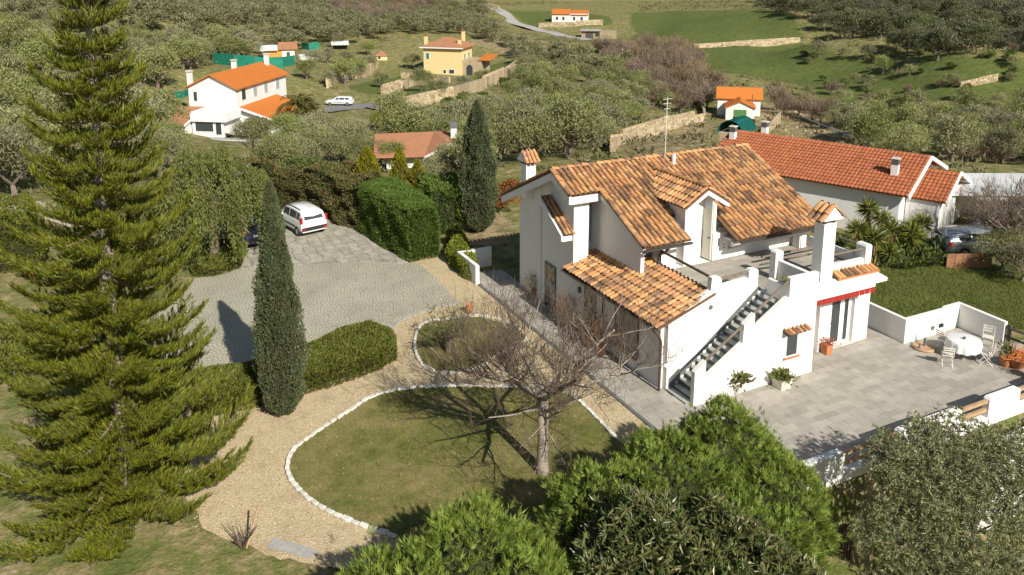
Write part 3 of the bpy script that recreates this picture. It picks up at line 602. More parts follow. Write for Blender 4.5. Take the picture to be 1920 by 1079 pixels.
# fascias and verges
def verge(x0, x1, y0, y1, d=.34, t=.10): 
    return part(MB().prism_x([(y0, rz(y0)-t-d), (y1, rz(y1)-t-d), (y1, rz(y1)-t-.004), (y0, rz(y0)-t-.004)], x0, x1), 'verge_board', M['fascia'], villa)
part(MB().prism_x([(28.55, rz(28.55)-.42), (RY, RZ-.44), (35.05, rz(35.05)-.42), (35.05, rz(35.05)-.105), (RY, RZ-.105), (28.55, rz(28.55)-.105)], 16.99, 17.12), 'verge_board', M['fascia'], villa)
part(MB().box(17.125, 28.56, rz(28.55)-.44, 18.5, 28.68, rz(28.55)-.13), 'eave_board', M['fascia'], villa)
part(MB().prism_x([(25.35, rz(25.35)-.34), (28.9, rz(28.9)-.34), (28.9, rz(28.9)-.11), (25.35, rz(25.35)-.11)], 18.53, 18.66), 'verge_board', M['fascia'], villa)
part(MB().prism_x([(24.9, rz(24.9)-.3), (RY, RZ-.3), (35.05, rz(35.05)-.3), (35.05, rz(35.05)-.105), (RY, RZ-.105), (24.9, rz(24.9)-.105)], XR-.14, XR-.01), 'verge_board', M['fascia'], villa)
part(MB().box(23.1, 25.25, 3.83, 27.0, 25.42, 4.05), 'lintel', PLS, villa)
part(MB().box(23.1, 25.43, 4.06, 27.8, 26.04, 4.14), 'soffit', PLS, villa)
wall(lambda b: b.box(27.0, 25.25, 3.1, 27.3, 25.45, 4.1), 'pier')
for x0, x1, y in ((18.5, 20.86, 25.24), (23.06, XR, 24.80)):
    z = rz(y)-.06; b = MB()
    pr = [(y-.10, z), (y-.09, z-.06), (y-.05, z-.10), (y, z-.10), (y+.03, z-.06), (y+.04, z)]; b.prism_x(pr, x0, x1); part(b, 'gutter', M['gutter'], villa)
part(MB().tube([(19.72, 25.22, rz(25.24)-.15), (19.72, 25.5, rz(25.24)-.4), (19.66, 25.8, 3.9), (19.56, 25.84, 3.35)], .05, 8), 'downpipe', M['gutter'], villa)
# ridge tiles
RT = tilemesh('ridge_tile', M['coppo'], .44, .13, .11, .10)
x = 16.98
while x < XR-.2: 
    o = link('ridge_tile', RT, None); o.parent = rf; o.matrix_parent_inverse = wm(rf).inverted(); o.location = (x, RY, RZ+.05+rnd.uniform(0, .01)); o.rotation_euler = (0, 0, -pi/2+rnd.uniform(-.03, .03)); x += .38
for x, y0, y1 in ((17.02, 28.5, RY), (18.56, 25.3, 28.6), (XR-.08, 24.85, RY)):       # verge tiles running down the gable edges
    nt_ = int((y1-y0)*dk/.36)
    for i in range(nt_):
        y = y0+(y1-y0)*i/nt_; o = link('verge_tile', RT); o.parent = rf; o.matrix_parent_inverse = wm(rf).inverted(); o.location = (x, y, rz(y)+.045); o.rotation_euler = (math.atan(SL), 0, rnd.uniform(-.03, .03))
# narrow lean-to roof strip under the left gable
b = MB(); slab(b, (16.98, 28.95, 4.18), (1, 0, 0), (0, 1, .62), .46, 2.35, .07); rs2 = part(b, 'side_roof', M['coppo_bed'], villa)
roof_tiles(TI, rs2, (16.99, 28.92, 4.18), (1, 0, 0), (0, 1, .62), .57, 2.3, .19)
part(MB().prism_x([(28.98, 3.90), (30.95, 5.12), (30.95, 5.36), (28.98, 4.14)], 16.88, 16.975), 'verge_board', M['fascia'], villa)
part(MB().box(16.98, 29.0, 3.86, 17.44, 29.1, 4.09), 'eave_board', M['fascia'], villa)
part(MB().prism_x([(30.1, 4.0), (30.75, 4.35), (30.75, 4.95)], X0-.02, X0-.002), 'window', M['glass'], villa)
# low roof over the left wing
LS = .345; lw = Vector((1, 0, LS)); O = Vector((17.12, 29.2, 2.60)); ll = (19.72-17.12)*math.sqrt(1+LS*LS)
b = MB(); slab(b, O, (0, -1, 0), lw, 29.2-22.36, ll, .09); lr = part(b, 'low_roof', M['coppo_bed'], villa)
# winding: U=(0,-1,0), W=(1,0,s) -> normal up
roof_tiles(TI, lr, O, (0, -1, 0), lw, 29.2-22.36, ll-.02, .245, .37)
b = MB(); pr = [(16.98, 2.56), (17.0, 2.49), (17.05, 2.46), (17.11, 2.47), (17.14, 2.54)]; b.prism_y(pr, 22.38, 29.2); part(b, 'gutter', M['gutter'], villa)
part(MB().tube([(17.06, 22.52, 2.46), (17.28, 22.5, 2.25), (17.36, 22.47, 2.0), (17.36, 22.47, .05)], .05, 8), 'downpipe', M['copper'], villa)
# left facade: tall glazing, poster-like pane, doors in shade
def facade_window(y0, y1, z0, z1, glass='curtain_glass', fr='copper', sill=False):
    f = part(MB().box(X0-.05, y0, z0, X0-.004, y1, z1), 'window', M[fr], villa)
    a = part(MB().box(X0-.06, y0+.06, z0+.06, X0-.051, y1-.06, z1-.06), 'pane', M[glass], f)
    if sill: part(MB().box(X0-.22, y0-.1, z0-.12, X0-.06, y1+.1, z0-.02), 'sill', M['dark_wood'], f)
    return f
facade_window(23.95, 25.55, .75, 2.3, 'curtain_glass', sill=True)
facade_window(27.0, 27.9, .05, 2.25, 'glass', 'gutter'); facade_window(30.35, 31.35, .05, 2.15, 'glass', 'gutter')
part(MB().tube([(X0-.08, 26.4, .03), (X0-.08, 26.4, 2.5)], .04, 6), 'downpipe', M['gutter'], villa)
part(MB().box(X0-.10, 28.2, 1.75, X0-.01, 28.36, 1.98), 'wall_lamp', M['gutter'], villa); part(MB().lathe([(.03, 0), (.08, .05), (.08, .12), (.03, .16)], (17.5, 22.33, 1.0), 8), 'wall_lamp', M['white_paint'], villa)
# dormer with roofed porch and doors
DX, DZ, DE = 22.07, 6.42, 5.74; DY0, hw = 25.90, 1.12; s = (DZ-DE)/hw
wall(lambda b: b.prism_y([(DX-hw+.10, 3.13), (DX-hw+.22, 3.13), (DX-hw+.22, DE+.02), (DX-hw+.10, DE-.06)], UF-.55, 29.0), 'dormer_wall')
wall(lambda b: b.prism_y([(DX+hw-.72, 4.33), (DX+hw-.6, 4.33), (DX+hw-.6, DE+.2), (DX+hw-.72, DE+.3)], 25.95, 28.9), 'dormer_wall')
wall(lambda b: b.prism_y([(DX-hw+.225, 4.4), (DX+hw-.73, 4.4), (DX+hw-.73, DE+.16), (DX, DZ-.14), (DX-hw+.225, DE-.0)], UF-.05, UF+.1), 'dormer_wall')
wall(lambda b: b.box(DX-hw+.1, UF-.6, 3.13, DX-hw+.215, UF-.56, DE-.1), 'door_jamb')
part(MB().box(21.35, UF-.07, 3.15, 22.38, UF-.02, 5.4), 'door', M['white_paint'], villa)
cd = part(MB().box(22.44, 25.93, 3.15, 22.495, 26.5, 5.35), 'door', M['cream'], villa); part(MB().box(22.39, 25.97, 4.1, 22.435, 26.1, 4.14), 'handle', M['gutter'], cd)
wall(lambda b: b.box(22.5, 25.90, 4.32, 22.66, 26.5, 5.62), 'post')
part(MB().box(22.78, 25.84, 3.75, 22.85, 25.857, 4.1), 'vent', M['gutter'], villa); 
for z in (3.62, 3.75): part(MB().box(23.1, 25.84, z, 23.15, 25.857, z+.05), 'vent', M['gutter'], villa)
part(MB().prism_y([(DX-hw-.04, DE-.30), (DX-hw-.04, DE-.05), (DX, DZ-.05), (DX+hw+.04, DE-.05), (DX+hw+.04, DE-.30), (DX, DZ-.30)][::1], DY0-.12, DY0), 'gable_board', M['fascia'], villa)
for sg in (-1, 1):
    yb = 30.1-(RZ-DE)/SL+.05
    b = MB(); U = (0, -1, 0) if sg < 0 else (0, 1, 0); L = 29.35-DY0+.12
    O = Vector((DX+sg*(hw+.06), 29.35 if sg < 0 else DY0-.14, DE-.05)); W = Vector((-sg, 0, s)); sl_ = (hw+.06)*math.sqrt(1+s*s)
    slab(b, O, U, W, L+.02, sl_, .07); dr = part(b, 'dormer_roof', M['coppo_bed'], villa)
    roof_tiles(TI, dr, O, U, W, L, sl_, .23, .38)
y = DY0-.14
while y < 29.3:
    o = link('ridge_tile', RT); o.parent = rf; o.matrix_parent_inverse = wm(rf).inverted(); o.location = (DX, y, DZ+.04); o.rotation_euler = (0, 0, rnd.uniform(-.03, .03)); y += .37
# chimneys
def cap_gable(ch, cx, cy, z, hx, hy, rise, along_y, sp):
    th = .05
    if along_y:
        part(MB().prism_y([(cx-hx, z), (cx+hx, z), (cx, z+rise)], cy-hy+.02, cy+hy-.02), 'cap', PLS, ch)
        for sg in (-1, 1):
            O = (cx+sg*(hx+.08), (cy+hy) if sg < 0 else (cy-hy), z-.02+.0); U = (0, -1, 0) if sg < 0 else (0, 1, 0); W = Vector((-sg*(hx+.08), 0, rise+.05))
            roof_tiles(TI, ch, O, U, W, 2*hy, W.length, sp, .36, off=.02)
    else:
        part(MB().prism_x([(cy-hy, z), (cy+hy, z), (cy, z+rise)], cx-hx+.02, cx+hx-.02), 'cap', PLS, ch)
        for sg in (-1, 1):
            O = ((cx-hx) if sg < 0 else (cx+hx), cy+sg*(hy+.08), z-.02); U = (1, 0, 0) if sg < 0 else (-1, 0, 0); W = Vector((0, -sg*(hy+.08), rise+.05))
            roof_tiles(TI, ch, O, U, W, 2*hx, W.length, sp, .36, off=.02)
c1 = part(MB().box(17.05, 32.55, rz(33)-.6, 17.55, 33.1, 6.45), 'chimney', PLS, villa)
for a in ((17.1, 32.6), (17.4, 32.6), (17.1, 32.95), (17.4, 32.95)): part(MB().box(a[0], a[1], 6.45, a[0]+.1, a[1]+.1, 6.62), 'cap_post', M['coppo_bed'], c1)
cap_gable(c1, 17.3, 32.83, 6.62, .40, .42, .42, False, .2)
c2 = part(MB().box(24.92, 22.18, 3.0, 25.58, 22.68, 5.45), 'chimney', PLS, villa)
for a in ((24.96, 22.22), (25.44, 22.22), (24.96, 22.54), (25.44, 22.54)): part(MB().box(a[0], a[1], 5.45, a[0]+.1, a[1]+.1, 5.64), 'cap_post', M['coppo_bed'], c2)
cap_gable(c2, 25.25, 22.42, 5.64, .52, .42, .52, True, .27)
# canopy, awning and glazed door of the east block
part(MB().prism_x([(21.42, 2.86), (22.1, 2.98), (22.1, 3.1), (21.42, 3.0)], 23.56, 27.9), 'canopy', M['fascia'], villa)
b = MB(); slab(b, (25.62, 21.90, 3.12), (1, 0, 0), (0, 1, .45), 2.3, .42, .05); cr = part(b, 'canopy_roof', M['coppo_bed'], villa); roof_tiles(TI, cr, (25.62, 21.92, 3.13), (1, 0, 0), (0, 1, .45), 2.3, .42, .22, .42)
part(MB().box(25.60, 21.84, 3.101, 27.95, 21.91, 3.17), 'flashing', M['terra'], villa)
part(MB().box(23.6, 21.40, 2.74, 27.2, 21.60, 2.85), 'awning_case', M['white_paint'], villa)
b = MB(); n = 24; xs_ = [23.6+3.58*i/n for i in range(n+1)]
for i in range(n):
    for q in range(3):
        a, c = xs_[i]+(xs_[i+1]-xs_[i])*q/3, xs_[i]+(xs_[i+1]-xs_[i])*(q+1)/3; dz = [0, .045, .045, 0]
        b.add([(a, 21.395, 2.74), (c, 21.395, 2.74), (c, 21.37+.01*(i % 2), 2.55-dz[q+1]), (a, 21.37+.01*(i % 2), 2.55-dz[q])], [(0, 3, 2, 1)])
part(b, 'awning_valance', M['red_cloth'], villa)
gd = part(MB().box(25.62, 22.28, .04, 26.98, 22.34, 2.55), 'glazed_door', M['white_paint'], villa)
part(MB().box(25.85, 22.262, .18, 26.30, 22.275, 2.42), 'pane', M['glass'], gd); part(MB().box(26.58, 22.262, .18, 26.78, 22.275, 2.42), 'pane', M['glass'], gd)
part(MB().box(25.72, 22.24, 1.05, 25.86, 22.26, 1.10), 'handle', M['gutter'], gd); part(MB().box(25.70, 22.05, .02, 27.0, 22.27, .07), 'door_sill', M['curb'], gd)
# small window with tiled hood on the stair wall
sw = part(MB().box(22.15, 21.012, 1.0, 22.66, 21.028, 1.82), 'window', M['glass'], villa)
part(MB().box(22.13, 21.0, .94, 22.68, 21.026, .995), 'frame', M['white_paint'], sw); part(MB().box(22.0, 20.93, .89, 22.78, 21.027, .935), 'sill', M['terra'], sw)
b = MB(); slab(b, (21.88, 20.80, 1.98), (1, 0, 0), (0, 1, .35), 1.2, .24, .02); hd = part(b, 'window_hood', M['coppo_bed'], villa); 
roof_tiles(TI, hd, (21.86, 20.74, 1.97), (1, 0, 0), (0, 1, .38), 1.24, .34, .21, .34)
part(MB().box(20.3, 21.01, .33, 20.62, 21.028, .42), 'vent', M['gutter'], villa)
b = MB(); b.lathe([(.09, 0), (.09, .02), (.05, .03)], (0, 0, 0), 14); o = part(b, 'wall_lamp', M['riser'], villa); o.rotation_euler = (pi/2, 0, 0); o.location = (19.55, 22.39, 2.95)
# aerial mast with its aluminium flue on the ridge
b = MB().tube([(22.9, 29.9, 6.8), (22.92, 29.9, 9.6)], .02, 6)
for z, l in ((9.5, .5), (9.3, .42), (9.05, .35), (8.7, .3)): b.tube([(22.92-l/2, 29.9, z), (22.92+l/2, 29.9, z)], .012, 5)
part(b, 'aerial', M['tin'], villa)
b = MB().tube([(23.1, 29.5, 6.4), (23.1, 29.5, 7.0)], .1, 8); part(b, 'flue', M['tin'], villa)
TM = tilemesh('roof_tile', M['coppo'])
flush_tiles(TI, TM, 300)
# ------------------------------------------------------------------ low walls round the patio
def thingmesh(mb, name, mat, label, cat, group=None, smooth=False, loc=None):
    o = mb.build(name, mat, None, smooth); return tag(o, label, cat, group)
def boxwall(name, poly_pts, th, z0, z1, label, mat=None, side=1):
    b = MB(); pts = [np.array(p, float) for p in poly_pts]; n = len(pts); L = []; R = []
    for i, p in enumerate(pts):
        d1 = pts[i]-pts[i-1] if i > 0 else pts[1]-pts[0]; d2 = pts[i+1]-pts[i] if i < n-1 else d1
        d1 = d1/np.linalg.norm(d1); d2 = d2/np.linalg.norm(d2); m = d1+d2; m = m/np.linalg.norm(m); nn = np.array([-m[1], m[0]])*side; k = 1/max(.3, abs(np.dot(m, d2)))
        L.append(p); R.append(p+nn*th*k)
    for i in range(n-1):
        q = [L[i], L[i+1], R[i+1], R[i]]; b.prism(ccw([tuple(x) for x in q]), z0, z1)
    o = thingmesh(b, name, mat or M['plaster'], label, 'wall'); return o
boxwall('garden_wall', [(28.95, 24.8), (28.85, 21.07), (31.45, 21.05), (31.55, 21.16), (32.4, 21.16), (32.3, 19.1)], .18, -.2, 1.08, 'low white plastered wall zigzagging along the lawn edge of the patio')
boxwall('garden_wall', [(15.72, 34.95), (15.72, 37.1), (17.4, 37.1)], .2, -.1, 1.0, 'short white wall at the far end of the side path beside the tower')
fp = empty('parapet_wall', (17.9, 15.8, 0), 0, 'tall white retaining wall with open timber rail bays along the near side of the patio', 'wall')
part(MB().box(17.2, 15.55, -3.4, 36, 15.8, .28), 'wall', PLS, fp)
for a, c in ((17.35, 19.15), (21.6, 24.6), (26.05, 27.75), (29.6, 36)):
    b = MB(); b.prism_y([(a, .285), (c, .285), (c, .93), (c-.08, 1.0), (a+.08, 1.0), (a, .93)], 15.56, 15.79); part(b, 'pier', PLS, fp)
for a, c in ((19.15, 21.6), (24.6, 26.05), (27.75, 29.6)):
    for z in (.48, .80): part(MB().box(a, 15.62, z, c, 15.72, z+.12), 'rail', M['pale_wood'], fp)
# white wall steps further down on the near side, mostly behind the olive
boxwall('lower_wall', [(24.6, 14.6), (33, 14.6)], .25, -3.4, .1, 'second white wall stepping down outside the parapet behind the olive tree')
# dark rails at the right end of the patio
rr = empty('timber_fence', (32.45, 19.0, 0), 0, 'dark timber two-rail fence continuing the white wall beside the lawn', 'fence')
for z in (.45, .85): part(MB().tube([(32.4, 19.1, z), (32.6, 15.9, z)], .05, 6), 'rail', M['dark_wood'], rr)
for y in (18.9, 17.5, 16.1): part(MB().box(32.38, y, 0, 32.5, y+.1, 1.0), 'post', M['dark_wood'], rr)
# picket fence below the retaining wall
pf = empty('picket_fence', (17.3, 14.9, -2.6), 0, 'dark picket fence at the foot of the white retaining wall', 'fence')
for i in range(14): part(MB().box(16.9+i*.13, 14.6, -1.9, 16.9+i*.13+.08, 14.64, -.55), 'picket', M['dark_wood'], pf)
for z in (-1.6, -.85): part(MB().box(16.9, 14.645, z, 18.75, 14.69, z+.08), 'rail', M['dark_wood'], pf)
# ------------------------------------------------------------------ foliage built from many small leaf faces
def unit(v): return v/np.maximum(1e-9, np.linalg.norm(v, axis=1, keepdims=True))
def rdir(n): return unit(rng.normal(size=(n, 3)))
def leaves(P, D, L, Wd, up=None, curl=0.):
    """diamond leaves: base P, direction D, length L, width Wd"""
    n = len(P); L = np.broadcast_to(L, (n,))[:, None]; Wd = np.broadcast_to(Wd, (n,))[:, None]
    S = unit(np.cross(D, rdir(n) if up is None else up)); Nn = np.cross(S, D)
    mid = P+D*L*.45; V = np.stack([P, mid+S*Wd/2, P+D*L-Nn*L*curl, mid-S*Wd/2], 1).reshape(-1, 3)
    return V, np.arange(4*n).reshape(n, 4)
def cat(*vf):
    Vs, Fs, o = [], [], 0
    for V, Fq in vf: Vs.append(V); Fs.append(Fq+o); o += len(V)
    return np.concatenate(Vs), np.concatenate(Fs)
def clumpcloud(n, lobes, zs=1., shell=.55):
    """points through a crown made of unequal lobes [(cx,cy,cz,r)]; denser near each lobe's skin"""
    lb = np.array(lobes); w_ = lb[:, 3]**2; w_ = w_/w_.sum(); k = rng.choice(len(lb), n, p=w_); d = rdir(n); d[:, 2] = np.where(d[:, 2] < -.35, -d[:, 2], d[:, 2])
    r = lb[k, 3]*(shell+(1-shell)*rng.random(n)**.6)*rng.uniform(.9, 1.12, n); P = lb[k, :3]+d*r[:, None]*np.array([1, 1, zs]); return P, d
def ell(n, c, r, top=True):
    d = rdir(n)
    if top: d[:, 2] = np.abs(d[:, 2])*np.where(rng.random(n) < .85, 1, -.5)
    return np.array(c)+d*np.array(r), unit(d/np.array(r))
def crown_lobes(R, Hh, n, seed):
    r = random.Random(seed); out = [(0, 0, Hh*.55, R*.55)]
    for i in range(n):
        a = 2*pi*i/n+r.uniform(-.3, .3); q = R*r.uniform(.42, .66); out.append((cos(a)*q, sin(a)*q, Hh*r.uniform(.38, .68), R*r.uniform(.30, .46)))
    for i in range(n//2): a = r.uniform(0, 2*pi); q = R*r.uniform(.1, .4); out.append((cos(a)*q, sin(a)*q, Hh*r.uniform(.68, .80), R*r.uniform(.26, .38)))
    return out
def treecrown(name, R, Hh, n, L, W, mat, seed, nl=7, dens_twig=False, up=.25):
    lobes = crown_lobes(R, Hh, nl, seed); P, d = clumpcloud(n, lobes)
    # break the skin into tufts so that gaps show
    tuft = np.array([p for p in clumpcloud(int(n/22), lobes, shell=.75)[0]]); k = rng.integers(0, len(tuft), n); P = np.where(rng.random((n, 1)) < .72, tuft[k]+rng.normal(size=(n, 3))*R*.075, P)
    D = unit(d*.7+rdir(n)*.8+np.array([0, 0, up])); V, Fq = leaves(P, D, L*rng.uniform(.6, 1.3, n), W*rng.uniform(.7, 1.2, n)); return npmesh(name, V, Fq, mat)
def trunkmesh(name, h, r, mat, seed, nb=4, spread=1.2, n=6):
    q = random.Random(seed); b = MB(); lean = (q.uniform(-.2, .2), q.uniform(-.2, .2)); b.tube([(0, 0, -.4), (lean[0]*.3, lean[1]*.3, h*.5), (lean[0], lean[1], h)], [r*1.3, r, r*.8], n)
    for i in range(nb):
        a = 2*pi*i/nb+q.uniform(-.5, .5); b.tube([(lean[0], lean[1], h*.9), (lean[0]+cos(a)*spread*.5, lean[1]+sin(a)*spread*.5, h*1.4), (lean[0]+cos(a)*spread, lean[1]+sin(a)*spread, h*2.0)], [r*.6, r*.45, r*.2], 5)
    return b.mesh(name, mat)
OL = [(treecrown('crown', 2.7, 4.6, 4600, .28, .10, M['olive'], s, 7+s % 3), trunkmesh('trunk', 1.0, .2, M['bark'], s)) for s in range(5)]
ON = [(treecrown('crown', 2.5, 4.2, 9000, .20, .065, M['olive'], s+20, 8), trunkmesh('trunk', 1.0, .2, M['bark'], s)) for s in range(3)]
BN = [(twigcrown('crown', 2.9, 4.6, 6500, None, s+30), trunkmesh('trunk', 1.2, .16, M['bark'], s+9)) for s in range(0)]
DK = [(treecrown('crown', 3.2, 5.6, 4600, .34, .13, M['olive_dark'], s+50, 8), OL[0][1]) for s in range(3)]
SH = [(treecrown('crown', 1.5, 1.9, 1000, .34, .16, M['shrub'], s+90, 5), None) for s in range(3)]
def twigcrown(name, R, Hh, n, mat, seed):
    q = np.random.default_rng(seed); k = 46; base = np.array([0, 0, Hh*.25]); dd = rdir(k); dd[:, 2] = np.abs(dd[:, 2])*.9+.15; dd = unit(dd); tip = base+dd*np.array([R, R, Hh*.72])*q.uniform(.65, 1.05, (k, 1))
    f = q.random(n)**.55; j = q.integers(0, k, n); P = base+(tip[j]-base)*f[:, None]+q.normal(size=(n, 3))*R*.10; D = unit(dd[j]*.8+rdir(n)*.55+np.array([0, 0, .35]))
    V1 = leaves(P, D, R*.28*q.uniform(.5, 1.3, n), .035+.03*q.random(n)); V2 = leaves(np.repeat(base[None], k, 0), unit(tip-base), np.linalg.norm(tip-base, axis=1), .14); return npmesh(name, *cat(V1, V2), mat)
BR = [(twigcrown('crown', 2.9, 5.0, 1700, M['bare'], s), trunkmesh('trunk', 1.2, .16, M['bark'], s+9)) for s in range(4)]
def place_tree(kind, name, x, y, s, label, cat_, group, z=None):
    cr, tr = kind; e = empty(name, (x, y, tz(x, y)-.05 if z is None else z), rnd.uniform(0, 6.28), label, cat_, group)
    sc = (s*rnd.uniform(.9, 1.12), s*rnd.uniform(.9, 1.12), s*rnd.uniform(.85, 1.15)); link('crown', cr, e, scale=sc)
    if tr: link('trunk', tr, e, scale=(s, s, s))
    return e
# far woods and groves, tree by tree
REG = [('olive', [(-90, 0), (300, -60), (560, -45), (640, 30), (640, 80), (600, 90), (540, 92), (500, 98), (400, 116), (350, 140), (330, 165), (300, 175), (300, 190), (330, 215), (300, 300), (-90, 345)], 6.3, OL, 1.12, 'grey green olive tree in the grove on the left hillside', 'olive trees of the left hillside'),
       ('olive', [(640, 30), (900, 5), (925, 60), (1000, 95), (1090, 100), (1170, 120), (1260, 190), (1205, 226), (1130, 275), (1010, 330), (860, 330), (830, 270), (720, 262), (640, 265), (600, 262), (600, 240), (700, 215), (760, 225), (950, 190), (985, 125), (905, 80), (880, 66), (760, 60), (700, 60), (640, 66)], 5.2, OL, .95, 'silvery olive tree in the dense grove of the middle valley', 'olive trees of the valley'),
       ('bare', [(560, -40), (830, -40), (840, 25), (700, 45), (600, 20)], 6.5, BR, 1.1, 'leafless brown tree on the slope at the upper left', 'bare trees of the upper slope'),
       ('olive', [(540, 20), (860, 10), (880, 50), (760, 66), (640, 80), (560, 60)], 7.5, OL, 1.0, 'olive tree among the leafless trees at the top centre', 'olive trees at the top centre'),
       ('olive', [(560, 130), (650, 100), (700, 130), (650, 165), (560, 160)], 7., OL, .8, 'olive tree between the white house and the yellow house', 'olive trees between the two houses'),
       ('bare', [(1120, 85), (1290, 88), (1345, 165), (1440, 180), (1560, 205), (1530, 225), (1430, 195), (1335, 208), (1240, 190), (1150, 130)], 4.6, BR, .95, 'leafless brown tree in the belt above the small hut', 'bare trees of the valley belt'),
       ('oak', [(1370, -40), (1990, -60), (1990, 118), (1800, 105), (1690, 100), (1560, 62), (1500, 45), (1440, 12)], 7.2, DK, 1.15, 'dark evergreen tree on the wooded slope at the upper right', 'evergreen trees of the right slope'),
       ('olive', [(1560, 225), (1660, 195), (1760, 205), (1990, 195), (1990, 330), (1800, 345), (1750, 300), (1690, 290), (1600, 260)], 4.8, OL, .8, 'low grey olive tree in the scrub beyond the long red roof', 'olive trees of the right scrub'),
       ('bare', [(1780, 240), (1990, 250), (1990, 330), (1830, 350)], 4.2, BR, .8, 'leafless brown tree in the scrub beyond the carport', 'bare trees of the right scrub')]
KEEP = [[(340, 125), (540, 130), (620, 170), (740, 175), (720, 225), (640, 260), (700, 300), (640, 335), (345, 330), (325, 200)], [(750, 55), (890, 60), (980, 118), (890, 175), (740, 205), (620, 175), (680, 130)], [(1330, 165), (1440, 165), (1440, 235), (1335, 240)],
        [(485, 95), (580, 85), (760, 95), (760, 125), (560, 135), (490, 135)], [(395, 108), (480, 108), (480, 130), (395, 130)], [(930, 10), (1200, 5), (1180, 85), (960, 60)]]
cands = []
for rg_ in REG:
    kind, poly, spc = rg_[0], rg_[1], rg_[2]
    gx, gy = np.meshgrid(np.arange(-110, 420, spc), np.arange(56, 470, spc)); gx = (gx+rng.uniform(-.42, .42, gx.shape)*spc).ravel(); gy = (gy+rng.uniform(-.42, .42, gy.shape)*spc).ravel()
    gz = terr(gx, gy); u, v, d = proj(np.stack([gx, gy, gz+1.5], 1)); ok = inpoly(u, v, poly) & (d > 0)
    for kp_ in KEEP: ok &= ~inpoly(u, v, kp_)
    for i in np.where(ok)[0]: cands.append((d[i], gx[i], gy[i], gz[i], rg_))
cands.sort(key=lambda a: a[0]); print('trees', len(cands))
far = {}; nobj = {}
for d, x, y, z, rg_ in cands:
    kind = rg_[0]
    if nobj.get(kind, 0) < 290:
        nobj[kind] = nobj.get(kind, 0)+1; s = rg_[4]*rnd.uniform(.72, 1.25)
        place_tree(rnd.choice(rg_[3]), {'olive': 'olive_tree', 'bare': 'bare_tree', 'oak': 'evergreen_tree'}[kind], x, y, s, rg_[5], 'tree', rg_[6], z-.1)
    else: far.setdefault(kind, []).append((x, y, z, rg_))
for kind, L in far.items():
    Vs, Fs, o = [], [], 0; src = {'olive': OL, 'bare': BR, 'oak': DK}[kind]; base = []
    for cr, _ in src[:3]:
        v = np.array([q.co for q in cr.vertices]).reshape(-1, 4, 3); sel = rng.choice(len(v), len(v)//5, replace=False); v = v[sel]; cc = v.mean(1, keepdims=True); base.append(((v-cc)*2.0+cc).reshape(-1, 3))
    for x, y, z, rg_ in L:
        v = base[rng.integers(0, 3)]*rg_[4]*rng.uniform(.75, 1.2); a = rng.uniform(0, 6.28); v = v @ np.array([[cos(a), sin(a), 0], [-sin(a), cos(a), 0], [0, 0, 1]])+np.array([x, y, z-.1]); Vs.append(v)
    V = np.concatenate(Vs); me = npmesh('far_wood', V, np.arange(len(V)).reshape(-1, 4), M[{'olive': 'olive', 'bare': 'bare', 'oak': 'olive_dark'}[kind]])
    tag(link('far_wood', me), {'olive': 'distant olive groves covering the far hillsides', 'bare': 'distant leafless thickets on the far slopes', 'oak': 'distant dark evergreen wood on the far slope'}[kind], 'woodland', kind='stuff')
# low scrub over the terrain
def scatter_tufts(name, n, region, size, mat, label, cat_, per=9, zoff=0., blade=(.3, .08), rngxy=((-90, 330), (45, 380)), upb=.9, excl=()):
    x = rng.uniform(*rngxy[0], n); y = rng.uniform(*rngxy[1], n); z = terr(x, y); u, v, d = proj(np.stack([x, y, z], 1)); ok = (d > 0) & (u > -60) & (u < 1980) & (v > -30) & (v < 1100)
    if region:
        k = np.zeros(len(x), bool)
        for p_ in region: k |= inpoly(u, v, p_)
        ok &= k
    for p_ in excl: ok &= ~inpoly(u, v, p_)
    x, y, z = x[ok], y[ok], z[ok]; m = len(x); s = size*rng.uniform(.5, 1.6, m); P = np.repeat(np.stack([x, y, z+zoff], 1), per, 0)+rng.normal(size=(m*per, 3))*np.repeat(s, per)[:, None]*np.array([.5, .5, .22])
    P[:, 2] = np.maximum(P[:, 2], np.repeat(z, per)); D = unit(rdir(m*per)+np.array([0, 0, upb])); V, Fq = leaves(P, D, np.repeat(s, per)*blade[0]*2, np.repeat(s, per)*blade[1]*3); return tag(link(name, npmesh(name, V, Fq, mat)), label, cat_, kind='stuff')
scatter_tufts('scrub', 16000, None, .8, M['brush'], 'low dry scrub scattered over the valley slopes', 'scrub', 14, excl=MEADOW+KEEP+[[(0, 380), (1400, 330), (1990, 480), (1990, 1100), (0, 1100)]])
scatter_tufts('meadow_herbs', 12000, MEADOW, .35, M['grassblade'], 'rough meadow grass and herbs in the green fields', 'grass', 8, rngxy=((40, 330), (20, 380)))
